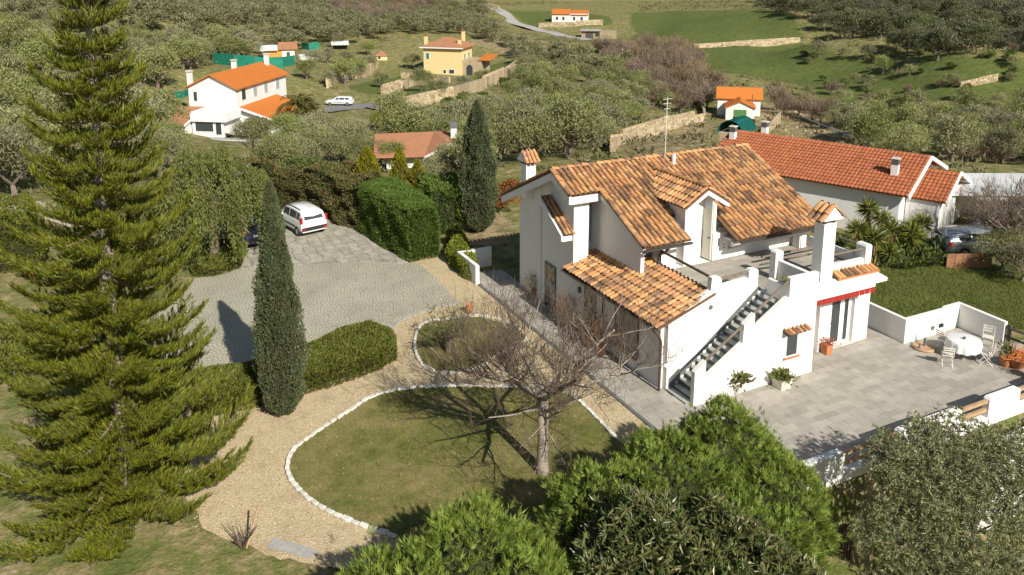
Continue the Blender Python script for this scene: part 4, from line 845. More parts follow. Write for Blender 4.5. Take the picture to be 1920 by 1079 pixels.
# ------------------------------------------------------------------ the tall araucaria on the left
def arau_branch(L, seed, taper=.5):
    q = np.random.default_rng(seed); ax = lambda t: np.stack([t*L, .10*L*np.sin(t*2.2)*q.uniform(-.6, .6)*np.ones_like(t), L*(-.20*np.sin(t*pi*.8)+.27*t**3)], -1)
    Ps, Ds, Ls = [], [], []; lat = int(L/.085)
    tt = np.linspace(.10, 1, lat)
    for t in tt:
        for sg in (-1, 1):
            p0 = ax(np.array([t]))[0]; ln = (.16+.62*L*.30*(1-t)**.6*min(1, t*3.2))*q.uniform(.75, 1.15); ln = min(ln, .62)
            d = np.array([.62, sg*.78, .10+.12*q.random()]); d /= np.linalg.norm(d); m = max(8, int(ln/.015))
            s = np.linspace(.05, 1, m); pts = p0+d*(s*ln)[:, None]+np.array([0, 0, 1])*(s**2*ln*.22)[:, None]
            Ps.append(pts+q.normal(size=(m, 3))*.015); dd = unit(d*q.uniform(.3, .9, (m, 1))+np.array([.40, 0, 1.25])+q.normal(size=(m, 3))*.13); Ds.append(dd); Ls.append(np.full(m, .27)*q.uniform(.6, 1.1, m)*(1-.2*t))
    m = int(50*L); s = q.uniform(.35, 1, m); Ps.append(ax(s)+q.normal(size=(m, 3))*.03); Ds.append(unit(np.array([.7, 0, .7])+q.normal(size=(m, 3))*.5)); Ls.append(np.full(m, .26))
    P, D, Ln = np.concatenate(Ps), np.concatenate(Ds), np.concatenate(Ls); V, Fq = leaves(P, D, Ln, .024, None, .22)
    me = npmesh('branch', V, Fq, M['araucaria'])
    b = MB(); tt = np.linspace(0, .92, 7); pts = ax(tt); b.tube([tuple(p) for p in pts], list(np.linspace(.055, .012, 7)*(.5+L/6)), 5); return me, b.mesh('branch_wood', M['bark'])
AB = {L: [arau_branch(L, int(L*10)+k) for k in range(3)] for L in (4.3, 3.5, 2.7, 1.9, 1.2, .7)}
ax_, ay_ = G(243, 968)[:2]
ar = empty('araucaria_tree', (ax_, ay_, 0), 0, 'very tall araucaria conifer with tiered brush like branches at the left', 'tree')
b = MB(); pts = [(0, 0, -.2)]+[(.016*z+.05*sin(z*.6), .01*z, z) for z in np.arange(1, 19.2, 1.2)]; rr_ = [.24*(1-p[2]/19.5)+.012 for p in pts]; b.tube(pts, rr_, 10); b.build('trunk', M['bark_pale'], ar, True)
def Rz(z): return float(np.interp(z, [.6, 1.5, 4.5, 8.4, 11.7, 14, 16.5, 18.2, 19], [3.4, 3.5, 2.75, 2.05, 1.45, .80, .55, .25, .12]))
z = .95; wh = 0
while z < 19.0:
    nb = 7 if z < 15 else 6; off = rnd.uniform(0, 6.28)
    for k in range(nb):
        L = Rz(z)*rnd.uniform(.82, 1.13); key = min(AB, key=lambda q: abs(q-L)); me, wd = rnd.choice(AB[key]); s = L/key
        a = off+2*pi*k/nb+rnd.uniform(-.16, .16); zz = z+rnd.uniform(-.14, .14); tilt = float(np.interp(z, [0, 6, 13, 19], [.02, -.05, -.20, -.55]))+rnd.uniform(-.07, .07)
        o = link('branch', me, ar, (.016*zz+.05*sin(zz*.6), .01*zz, zz), (rnd.uniform(-.12, .12), tilt, a), (s, s*rnd.uniform(.9, 1.1), s)); link('branch_wood', wd, o)
    z += float(np.interp(z, [0, 10, 19], [.62, .64, .42])); wh += 1
# ------------------------------------------------------------------ cypresses
def cypress(name, x, y, h, R, n, label, mat='cypress', shape=None, z0=0., leaf=.17):
    e = empty(name, (x, y, z0), 0, label, 'tree')
    sh = shape or [(0, .45), (.06, .86), (.25, 1.0), (.5, .92), (.75, .62), (.92, .30), (1.0, .03)]
    t = rng.random(n)**.92; a = rng.uniform(0, 2*pi, n); ridge = 1+.13*np.sin(a*5+t*9)+.10*np.sin(a*9-t*23+1)+.10*np.sin(a*3+t*31)+.05*np.sin(a*17+t*57); r = R*np.interp(t, [q[0] for q in sh], [q[1] for q in sh])*ridge*rng.uniform(.80, 1.05, n)
    P = np.stack([np.cos(a)*r, np.sin(a)*r, .12+t*h*.97], 1); D = unit(np.stack([np.cos(a)*.42, np.sin(a)*.42, np.full(n, 1.)], 1)+rng.normal(size=(n, 3))*.30)
    V, Fq = leaves(P, D, leaf*rng.uniform(.6, 1.4, n), leaf*.42*rng.uniform(.7, 1.2, n)); link('crown', npmesh('crown', V, Fq, M[mat]), e)
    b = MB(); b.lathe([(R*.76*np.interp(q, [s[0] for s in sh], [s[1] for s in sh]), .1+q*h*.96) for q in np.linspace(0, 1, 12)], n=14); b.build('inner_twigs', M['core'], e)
    MB().tube([(0, 0, -.2), (0, 0, h*.5)], [R*.18, R*.12], 6).build('trunk', M['bark'], e); return e
cypress('cypress_tree', 4.62, 27.2, 8.5, .74, 48000, 'slender grey green cypress standing in the clipped hedge beside the driveway', leaf=.10, shape=[(0, .55), (.06, .85), (.2, 1.0), (.42, .95), (.62, .68), (.8, .44), (.93, .24), (1.0, .03)])
cypress('cypress_tree', 19.1, 42.6, 7.9, 1.02, 26000, 'dark cypress behind the house by the far path', leaf=.14)
# ------------------------------------------------------------------ hedges over a solid heart
def hedge(name, poly, h, mat, n, L, Wd, label, z0=0., bulge=.08, up=.5, cat_='hedge', taper=.0, humps=0.):
    """clipped hedge on a footprint polygon"""
    poly = ccw([tuple(p[:2]) for p in poly]); pp = np.array(poly); c = pp.mean(0); e = empty(name, (c[0], c[1], z0), 0, label, cat_)
    ins = lambda k, q=None: [(x*k+c[0]*(1-k)-c[0], y*k+c[1]*(1-k)-c[1]) for x, y in poly]
    b = MB(); npz = len(poly); inn = []
    for i in range(npz):
        a0, a1, a2 = pp[i-1], pp[i], pp[(i+1) % npz]; d1 = (a1-a0)/np.linalg.norm(a1-a0); d2 = (a2-a1)/np.linalg.norm(a2-a1); nn_ = np.array([-d1[1]-d2[1], d1[0]+d2[0]]); nn_ = nn_/max(.2, np.linalg.norm(nn_)); q_ = a1+nn_*min(.34, .45*h)/max(.5, float(np.dot(nn_, [-d1[1], d1[0]]))); inn.append((q_[0]-c[0], q_[1]-c[1]))
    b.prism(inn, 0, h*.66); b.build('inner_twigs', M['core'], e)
    per = np.array([math.dist(poly[i], poly[(i+1) % len(poly)]) for i in range(len(poly))]); area = .5*abs(sum(poly[i][0]*poly[(i+1) % len(poly)][1]-poly[(i+1) % len(poly)][0]*poly[i][1] for i in range(len(poly))))
    ns = int(n*(per.sum()*h)/(per.sum()*h+area)); k = rng.choice(len(poly), ns, p=per/per.sum()); f = rng.random(ns); A = pp[k]; B = pp[(k+1) % len(poly)]; xy = A+(B-A)*f[:, None]; nn = np.stack([(B-A)[:, 1], -(B-A)[:, 0]], 1); nn = nn/np.linalg.norm(nn, axis=1, keepdims=True)
    z = rng.random(ns)*h; rnd_ = np.clip((z-h*.72)/(h*.28), 0, 1)**2; ins_ = rnd_*min(.24, h*.25)+taper*z
    wob = bulge*(np.sin(xy[:, 0]*2.1+z*2)+np.sin(xy[:, 1]*2.7-z*3)+np.sin(xy[:, 0]*5+xy[:, 1]*4+z*6)*.6)
    S = np.concatenate([xy+nn*(wob-ins_-rng.random(ns)*.10)[:, None], z[:, None]], 1); Ns = np.concatenate([nn, np.full((ns, 1), .3)], 1)
    nt2 = n-ns; lo, hi = pp.min(0), pp.max(0); T = rng.uniform(lo, hi, (nt2*5, 2)); T = T[inpoly(T[:, 0], T[:, 1], poly)][:nt2]; wob = bulge*(np.sin(T[:, 0]*2.3+1)+np.sin(T[:, 1]*2.9)+np.sin(T[:, 0]*6+T[:, 1]*5)*.6)+humps*np.sin(T[:, 0]*1.1+2)*np.cos(T[:, 1]*.9)
    # height falls off towards the edge
    dm = np.full(len(T), 9.)
    for i in range(len(poly)):
        a, q = pp[i], pp[(i+1) % len(poly)]; ab = q-a; tt = np.clip(((T-a) @ ab)/(ab @ ab), 0, 1); dm = np.minimum(dm, np.linalg.norm(T-(a+ab*tt[:, None]), axis=1))
    tz_ = h-min(.22*h, .2)*(1-np.clip(dm/min(.45, h*.5), 0, 1))**2+wob-rng.random(len(T))*.10; Tp = np.concatenate([T, tz_[:, None]], 1); Nt = np.tile([0, 0, 1.], (len(T), 1))
    P = np.concatenate([S, Tp]); P[:, :2] -= c; Nn = np.concatenate([Ns, Nt]); D = unit(Nn*.8+rdir(len(P))*.75+np.array([0, 0, up])); V, Fq = leaves(P, D, L*rng.uniform(.6, 1.4, len(P)), Wd*rng.uniform(.7, 1.3, len(P)))
    link('foliage', npmesh('foliage', V, Fq, M[mat]), e); return e
g = lambda x, y, z=0: G(x, y, z)[:2]
hedge('clipped_hedge', [(1.8, 28.0), (4.2, 28.0), (6.3, 28.2), (8.4, 28.6), (9.4, 29.2), (9.75, 30.3), (9.1, 31.4), (7.6, 31.3), (5.9, 30.3), (3.8, 30.0), (1.6, 30.4)], .95, 'boxhedge', 52000, .085, .05, 'rounded clipped hedge with reddish top between driveway and gravel path', bulge=.04)
hedge('clipped_hedge', [g(362, 518), g(400, 520), g(452, 500), g(462, 475), g(440, 462), g(395, 470), g(362, 490)], .55, 'boxhedge', 9000, .10, .055, 'small rounded clipped hedge under the weeping tree by the dark blue car', bulge=.03)
M['mixed'] = leafmat('mixed_hedge_leaves', [(0.069, 0.086, 0.023), (0.127, 0.144, 0.040), (0.230, 0.138, 0.069), (0.098, 0.115, 0.032), (0.172, 0.172, 0.057)], .25, .6, 1.1)
hedge('conifer_hedge', [(13.65, 39.3), (15.4, 39.5), (15.5, 42.5), (15.3, 46.2), (12.75, 45.6), (13.1, 42.5)], 3.0, 'leyland2', 60000, .13, .05, 'tall box clipped green conifer hedge block at the right of the driveway', bulge=.04, humps=.04)
hedge('mixed_hedge', [(12.75, 45.7), (15.3, 46.3), (14.6, 49.5), (12.4, 53), (8, 55.4), (3.5, 56.4), (3.0, 53.6), (7, 53), (10.2, 51.2), (11.8, 48.6)], 2.75, 'mixed', 60000, .15, .07, 'loose darker hedge of mixed shrubs behind the parked cars', bulge=.17, humps=.38)
hedge('conifer_hedge', [(16.4, 42.9), (18.0, 42.6), (19.2, 46), (16.8, 47)], 2.7, 'leyland2', 9000, .17, .07, 'shorter dark hedge block between the driveway hedge and the dark cypress', bulge=.12)
hedge('lime_hedge', [g(838, 490), g(850, 470), (16.5, 41.2), (17.3, 40.6), g(893, 510), g(888, 528), g(868, 520)], .95, 'limehedge', 9000, .11, .06, 'low bright yellow green hedge beside the gravel path near the tower', bulge=.05)
hedge('left_hedge', [(-6.5, 47.5), (-3.6, 47.2), (-4.4, 52.5), (-8.5, 53)], 2.6, 'boxhedge', 16000, .15, .08, 'dark rounded hedge at the left edge behind the araucaria', bulge=.12)
hedge('low_mound', [(-5.4, 33.8), (-3.3, 34.2), (-2.5, 36.4), (-3.6, 38.6), (-6, 38)], .7, 'boxhedge', 8000, .12, .06, 'low dark red green mound of shrubs at the left edge of the garden', bulge=.05)
# feathery conifer masses in the foreground
def sprayhedge(name, blobs, n, mat, label, L=.24, W=.032, nb=6, z0=0., upk=.45):
    c = np.mean([q[0] for q in blobs], 0); e = empty(name, (c[0], c[1], z0), 0, label, 'hedge'); wt = np.array([q[1][0]*q[1][2]+q[1][1]*q[1][2]+q[1][0]*q[1][1] for q in blobs]); wt = wt/wt.sum(); Ps, Ns = [], []
    for (bc, br), w_ in zip(blobs, wt):
        P, Nn = ell(int(n*w_), bc, br); ph = P*np.array([2.3, 2.1, 2.6]); bump_ = .22*np.sin(ph[:, 0]+1)*np.cos(ph[:, 1])+.10*np.sin(ph[:, 0]*2.7+ph[:, 2]*2)+.08*np.sin(ph[:, 1]*4-ph[:, 2]*3); P = P+Nn*(bump_-rng.random(len(P))*.18+np.where(rng.random(len(P)) < .05, rng.uniform(.05, .32, len(P)), 0))[:, None]
        keep = np.ones(len(P), bool)
        for (c2, r2) in blobs:
            if c2 is bc: continue
            keep &= ((((P-np.array(c2))/np.array(r2))**2).sum(1) > .90)
        keep &= P[:, 2] > -3.4; Ps.append(P[keep]); Ns.append(Nn[keep])
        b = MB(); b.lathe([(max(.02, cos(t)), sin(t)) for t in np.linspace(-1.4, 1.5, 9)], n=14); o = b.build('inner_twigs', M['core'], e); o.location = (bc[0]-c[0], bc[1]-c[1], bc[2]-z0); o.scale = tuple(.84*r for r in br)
    P, Nn = np.concatenate(Ps), np.concatenate(Ns); m = len(P); D = unit(Nn*.75+np.array([0, 0, upk])+rng.normal(size=(m, 3))*.38); S = unit(np.cross(D, rdir(m))); sc = rng.uniform(.6, 1.3, m); out = []
    for k in range(nb):
        a = (k-(nb-1)/2)/(nb-1)*1.9; st = P+D*(L*sc*(.10+.5*(1-abs(a)/1.2)*rng.random(m)))[:, None]; d2 = unit(D*cos(a*.75)+S*sin(a*.75)+rng.normal(size=(m, 3))*.12)
        out.append(leaves(st, d2, L*sc*rng.uniform(.55, .95, m)*(1-.25*abs(a)), W*rng.uniform(.8, 1.4, m), np.cross(D, S)))
    V, Fq = cat(*out); V = V-np.array([c[0], c[1], z0]); link('foliage', npmesh('foliage', V, Fq, M[mat]), e); return e
sprayhedge('conifer_hedge', [((3.4, 14.2, .7), (1.5, 1.6, 1.5)), ((4.8, 14.8, 1.0), (1.7, 1.7, 1.75)), ((6.6, 15.1, 1.15), (1.8, 1.7, 1.9)), ((7.3, 13.9, .9), (1.5, 1.8, 1.8)), ((5.0, 13.2, .5), (2.4, 1.7, 1.7))], 17000, 'leyland', 'bright feathery conifer hedge in the foreground at the bottom centre', .25, .017, 9)
sprayhedge('conifer_hedge', [((10.7, 15.6, 1.1), (1.6, 1.5, 1.7)), ((12.6, 15.6, 1.2), (1.9, 1.7, 1.75)), ((14.8, 16.1, 1.3), (1.7, 1.5, 1.75)), ((15.0, 14.6, .7), (1.6, 1.8, 1.6)), ((13.2, 13.8, .5), (2.3, 2.0, 1.8)), ((15.9, 16.2, 1.0), (1.1, 1.0, 1.3))], 24000, 'leyland', 'large dark feathery conifer hedge in front of the house stairs', .22, .017, 9)
# broad leaved evergreen shrub
def broadtree(name, blobs, n, mat, label, L, W, z0, cat_='shrub', ros=6, twigs=True):
    c = np.mean([q[0] for q in blobs], 0); e = empty(name, (c[0], c[1], z0), 0, label, cat_); Ps, Ns = [], []
    wt = np.array([q[1]**2 for q in blobs]); wt = wt/wt.sum()
    for (bc, br), w_ in zip(blobs, wt):
        P, Nn = ell(int(n*w_), bc, (br, br, br*.9)); P = P+Nn*(.16*np.sin(P[:, :1]*4.3+1)*np.cos(P[:, 1:2]*3.9)+.12*np.sin(P[:, 2:3]*6+P[:, :1]*5))-Nn*(rng.random(len(P))**1.5*br*.45)[:, None]+rng.normal(size=P.shape)*.07; Ps.append(P); Ns.append(Nn)
    P, Nn = np.concatenate(Ps), np.concatenate(Ns); m = len(P); P = np.repeat(P, ros, 0); Nn = np.repeat(Nn, ros, 0); D = unit(Nn*.45+rdir(m*ros)*1.0+np.array([0, 0, .15])); V, Fq = leaves(P, D, L*rng.uniform(.6, 1.3, len(P)), W*rng.uniform(.8, 1.2, len(P)), None, .15)
    link('crown', npmesh('crown', V-np.array([c[0], c[1], z0]), Fq, M[mat]), e); b = MB()
    for bc, br in blobs:
        b.tube([(0, 0, 0), ((bc[0]-c[0])*.5, (bc[1]-c[1])*.5, (bc[2]-z0)*.55), (bc[0]-c[0], bc[1]-c[1], bc[2]-z0+br*.3)], [.12, .08, .03], 6)
        for _ in range(10):
            d = Vector(rdir(1)[0]); d.z = abs(d.z); p0 = Vector((bc[0]-c[0], bc[1]-c[1], bc[2]-z0)); b.tube([tuple(p0), tuple(p0+d*br*.6), tuple(p0+d*br*.95+Vector((0, 0, .1)))], [.03, .018, .006], 4)
    b.build('trunk', M['bark'], e); return e
broadtree('evergreen_shrub', [((9.3, 13.3, 1.8), 1.0), ((10.4, 13.5, 2.3), 1.15), ((11.8, 12.9, 1.9), 1.25), ((10.9, 12.0, 1.8), 1.3), ((12.6, 12.0, 1.3), 1.2), ((9.3, 12.2, 1.1), 1.2), ((10.0, 14.3, 2.0), .8), ((12.9, 13.1, 1.2), .9)], 3400, 'broad', 'dark broad leaved shrub with grey flower tips at the bottom centre right', .24, .062, -1.0, 'shrub', 8)
broadtree('olive_tree', [((19.2, 12.9, 1.6), 1.5), ((20.9, 13.0, 1.6), 1.5), ((17.6, 12.2, .6), 1.4), ((19.3, 11.5, .9), 1.7), ((21.6, 11.9, 1.0), 1.7), ((17.2, 11.3, -.4), 1.2), ((18.6, 10.4, .1), 1.4), ((21.5, 10.6, .2), 1.6), ((23.4, 12.6, .9), 1.5), ((24.0, 11.4, .6), 1.5), ((18.3, 13.4, 2.2), .7), ((20.2, 13.7, 2.3), .6)], 8200, 'olive_near', 'large silvery green olive tree in the foreground at the lower right', .12, .030, -3.1, 'tree', 10)
# ------------------------------------------------------------------ bare garden tree
def bare_tree(name, x, y, label, mat, seed, H0=2.7, R=3.8, top=6.0, n1=7, z0=0., shoots=1.):
    q = random.Random(seed); e = empty(name, (x, y, z0), 0, label, 'tree'); b = MB(); tw = MB()
    b.tube([(0, 0, -.2), (0, 0, .25), (.02, 0, 1.2), (.0, .03, H0)], [.26, .19, .165, .17], 12)
    def grow(p, d, l, r, lev):
        pts = [p]; rs = [r]; n = 4; dd = d.copy()
        for i in range(n):
            dd = (dd+Vector((q.uniform(-.22, .22), q.uniform(-.22, .22), q.uniform(-.14, .18)))).normalized(); pts.append(pts[-1]+dd*l/n); rs.append(r*(1-.6*(i+1)/n))
        (b if lev < 2 else tw).tube([tuple(a) for a in pts], rs, 7 if lev < 1 else (5 if lev < 2 else 3), cap=False)
        if lev >= 4: return
        k = {0: 8, 1: 6, 2: 5, 3: 2}[lev]
        for i in range(k):
            t = q.uniform(.22, 1.); j = min(n-1, int(t*n)); pp = pts[j].lerp(pts[j+1], t*n-j); side = Vector((q.uniform(-1, 1), q.uniform(-1, 1), q.uniform(-.45, .8))).normalized(); nd = (dd*.75+side*.8+Vector((0, 0, .05 if lev < 1 else .12))).normalized()
            grow(pp, nd, l*q.uniform(.42, .68), max(.0045, rs[j]*.5), lev+1)
        if lev >= 1:
            for i in range(1 if q.random() < .30*shoots else 0):     # long straight water shoots
                pp = pts[q.randint(1, n)]; h = q.uniform(.3, .9); a = Vector((q.uniform(-.35, .35), q.uniform(-.35, .35), 1)).normalized(); tw.tube([tuple(pp), tuple(pp+a*h*.5), tuple(pp+a*h+Vector((q.uniform(-.06, .06), q.uniform(-.06, .06), 0)))], [.008, .0065, .004], 3, cap=False)
    for i in range(n1):
        a = 2*pi*i/n1+q.uniform(-.25, .25); el = q.uniform(.08, .70); grow(Vector((0, 0, H0-q.uniform(0, .35))), Vector((cos(a)*cos(el), sin(a)*cos(el), sin(el))), R*q.uniform(.58, .80), .085, 0)
    b.build('trunk', M['bark_pale'] if mat == 'twig' else M['bark'], e, True); tw.build('twigs', M[mat], e); return e
bare_tree('bare_tree', 11.11, 20.05, 'leafless spreading tree with pale trunk on the round lawn', 'twig', 3, 2.75, 4.15, n1=9)
bare_tree('bare_tree', 42.6, 25.4, 'dark leafless tree at the right edge above the silver car', 'bark', 8, 1.6, 3.8, n1=6, shoots=.5)
bare_tree('bare_tree', 47.6, 25.2, 'leafless twiggy tree beside the carport at the right edge', 'bark', 12, 1.8, 3.6, n1=6, shoots=.5)
# small gnarled fruit tree on the small lawn
fx, fy = g(840, 662); ft = empty('fruit_tree', (fx, fy, .03), 0, 'small gnarled fruit tree with few leaves on the small lawn', 'tree'); b = MB(); q = random.Random(5); tips = []
b.tube([(0, 0, -.1), (.02, 0, .5)], [.13, .11], 8)
for i in range(9):
    a = 2*pi*i/9+q.uniform(-.3, .3); p0 = Vector((.02, 0, .5)); d = Vector((cos(a), sin(a), .75)).normalized(); pts = [p0]
    for k in range(4): d = (d+Vector((q.uniform(-.35, .35), q.uniform(-.35, .35), q.uniform(-.2, .15)))).normalized(); pts.append(pts[-1]+d*.36)
    b.tube([tuple(p) for p in pts], [.06, .05, .038, .028, .015], 5)
    for k in range(2, 5):
        for _ in range(4): dd = Vector((q.uniform(-1, 1), q.uniform(-1, 1), q.uniform(0, 1))).normalized(); t_ = pts[k]+dd*q.uniform(.2, .4); b.tube([tuple(pts[k]), tuple(t_)], [.016, .006], 4); tips.append(tuple(t_))
b.build('trunk', M['bark'], ft); tp = np.array(tips); m = len(tp)*14; P = np.repeat(tp, 14, 0)+rng.normal(size=(m, 3))*.09; link('crown', npmesh('crown', *leaves(P, unit(rdir(m)+np.array([0, 0, .2])), .09, .04), M['shrub']), ft)
# weeping pepper tree over the parked cars
wx, wy = g(402, 492); wt_ = empty('weeping_tree', (wx, wy, 0), 0, 'broad weeping pepper tree with hanging foliage above the dark blue car', 'tree'); n = 620
d = rdir(n*2); d[:, 2] = np.abs(d[:, 2]); S0 = d*np.array([2.75, 2.7, 2.2])*rng.uniform(.72, 1.03, (n*2, 1))+np.array([0, 0, 3.9])+.28*np.sin(d*9); Ps, Ds = [], []
for k in range(len(S0)):
    ln = rng.uniform(.9, 3.0)*(.45+.75*(1-d[k, 2])); ln = min(ln, S0[k, 2]-1.0); m = int(ln/.085)+2; s = np.linspace(0, 1, m); out = np.array([d[k, 0], d[k, 1], 0])*.55
    P = S0[k]+out*(np.sqrt(s)*.6)[:, None]-np.array([0, 0, 1])*(s*ln)[:, None]+rng.normal(size=(m, 3))*.05; Ps.append(P); Ds.append(unit(np.tile([out[0]*.5, out[1]*.5, -1.], (m, 1))+rng.normal(size=(m, 3))*.45))
P, D = np.concatenate(Ps), np.concatenate(Ds); P = np.repeat(P, 2, 0)+rng.normal(size=(len(P)*2, 3))*.05; D = unit(np.repeat(D, 2, 0)+rng.normal(size=P.shape)*.25); link('crown', npmesh('crown', *leaves(P, D, .22*rng.uniform(.6, 1.2, len(P)), .05), M['pepper']), wt_)
b = MB(); b.tube([(0, 0, -.2), (.1, 0, 1.5), (0, .1, 2.6)], [.3, .24, .2], 8)
for i in range(7): a = 2*pi*i/7; b.tube([(0, .1, 2.4), (cos(a)*1.2, sin(a)*1.2, 4.2), (cos(a)*2.2, sin(a)*2.1, 5.2)], [.13, .09, .03], 6)
b.build('trunk', M['bark'], wt_)
# golden and rusty shrubs behind the driveway hedge, and other single plants
def cone(name, px, py, h, R, label, mat, n=5000, z0=0., leaf=.16, shp=None):
    x, y = G(px, py, z0)[:2]; return cypress(name, x, y, h, R, n, label, mat, shp or [(0, .8), (.25, 1.), (.6, .7), (.85, .35), (1, .05)], z0, leaf)
cone('golden_conifer', 692, 402, 4.3, 1.15, 'golden yellow conifer rising behind the driveway hedge', 'gold', 7000)
cone('golden_conifer', 752, 404, 4.3, .8, 'narrow darker golden conifer beside the bright one behind the hedge', 'gold', 4000)
cone('golden_conifer', 785, 408, 3.6, .8, 'lower golden shrub at the right end behind the driveway hedge', 'gold', 3500)
RU = [(treecrown('crown', 1.4, 2.0, 1500, .2, .1, M['rustleaf'], s+190, 5), None) for s in range(2)]; LI = [(treecrown('crown', 1.5, 2.2, 1700, .2, .1, M['limehedge'], 290, 5), None)]; PG = [(treecrown('crown', 1.5, 2.4, 1800, .2, .09, M['shrub'], 291, 6), None)]
def bush(px, py, s, kind, label, name='shrub', z=0., cat_='shrub', group=None): x, y = G(px, py, z)[:2]; return place_tree(kind, name, x, y, s, label, cat_, group, z)
bush(855, 428, .35, RU[0], 'small fern like clump with rusty fronds, left of the pair by the dark cypress'); bush(838, 424, .3, RU[1], 'second small rusty clump nearer the hedge block'); bush(870, 425, .3, RU[1], 'rusty clump closest to the trunk of the dark cypress')
bush(955, 380, .85, RU[0], 'orange leaved shrub behind the tower chimney', z=.2); bush(940, 400, .8, RU[1], 'brownish orange shrub between cypress and tower', z=0.)
bush(860, 372, .7, LI[0], 'pale lime shrub between the hedge block and the dark cypress', z=.5)
bush(640, 372, .9, PG[0], 'reddish green shrub rising above the far end of the driveway hedge', z=.6); bush(590, 365, 1.1, PG[0], 'mixed green shrub at the far left end of the driveway hedge', z=.6); bush(540, 372, 1.1, PG[0], 'green shrub right behind the white hatchback', z=.3)
for i, (px, py, s) in enumerate([(520, 345, 1.3), (560, 330, 1.2), (600, 320, 1.3), (640, 318, 1.2), (820, 350, .9), (845, 335, 1.0), (480, 300, 1.3), (540, 290, 1.2), (600, 285, 1.3), (660, 285, 1.2), (300, 330, 1.3), (320, 300, 1.2), (10, 330, 1.3), (60, 320, 1.3), (30, 290, 1.4)]):
    z = -.6; bush(px, py, s*.72, ON[i % 3], 'grey green olive tree just beyond the driveway hedge', 'olive_tree', -2.4 if 420 < px < 700 else -1.2, 'tree', 'olive trees behind the hedge')
for q_, (px, py, s_) in enumerate([(705, 322, .7), (738, 326, .62), (770, 318, .5), (868, 322, .7), (668, 320, .7)]): bush(px, py, s_, ON[q_ % 3], 'grey green olive tree in front of the half hidden house', 'olive_tree', -1.6, 'tree', 'olives before the half hidden house')
e_ = bush(728, 250, 1.7, LI[0], 'tall yellow green shrub below the stone garden wall', z=-6.5); bush(850, 420, .25, SH[0], 'tiny green shrub at the foot of the hedge block')
for i, (px, py, s) in enumerate([(692, 132, .8), (716, 165, .75), (790, 172, .85), (822, 190, .8), (905, 160, .75), (770, 130, .8), (590, 128, 1.0), (615, 120, .9), (575, 150, .9), (650, 125, .8), (690, 105, .8), (870, 172, .7)]):
    h_ = hit(px, py); place_tree(OL[i % 5], 'olive_tree', h_[0], h_[1], s, 'garden olive tree on the terraces around the yellow house', 'tree', 'garden olives of the yellow house')
for px, py, s, lb in [(840, 205, 1.1, 'left'), (870, 198, 1.0, 'middle'), (905, 192, 1.0, 'right'), (965, 150, .9, 'upper'), (945, 165, 1.0, 'second')]:
    h_ = hit(px, py); place_tree(SH[0], 'shrub', h_[0], h_[1], s, 'green shrub below the long stone wall, %s one of the row' % lb, 'shrub', None)
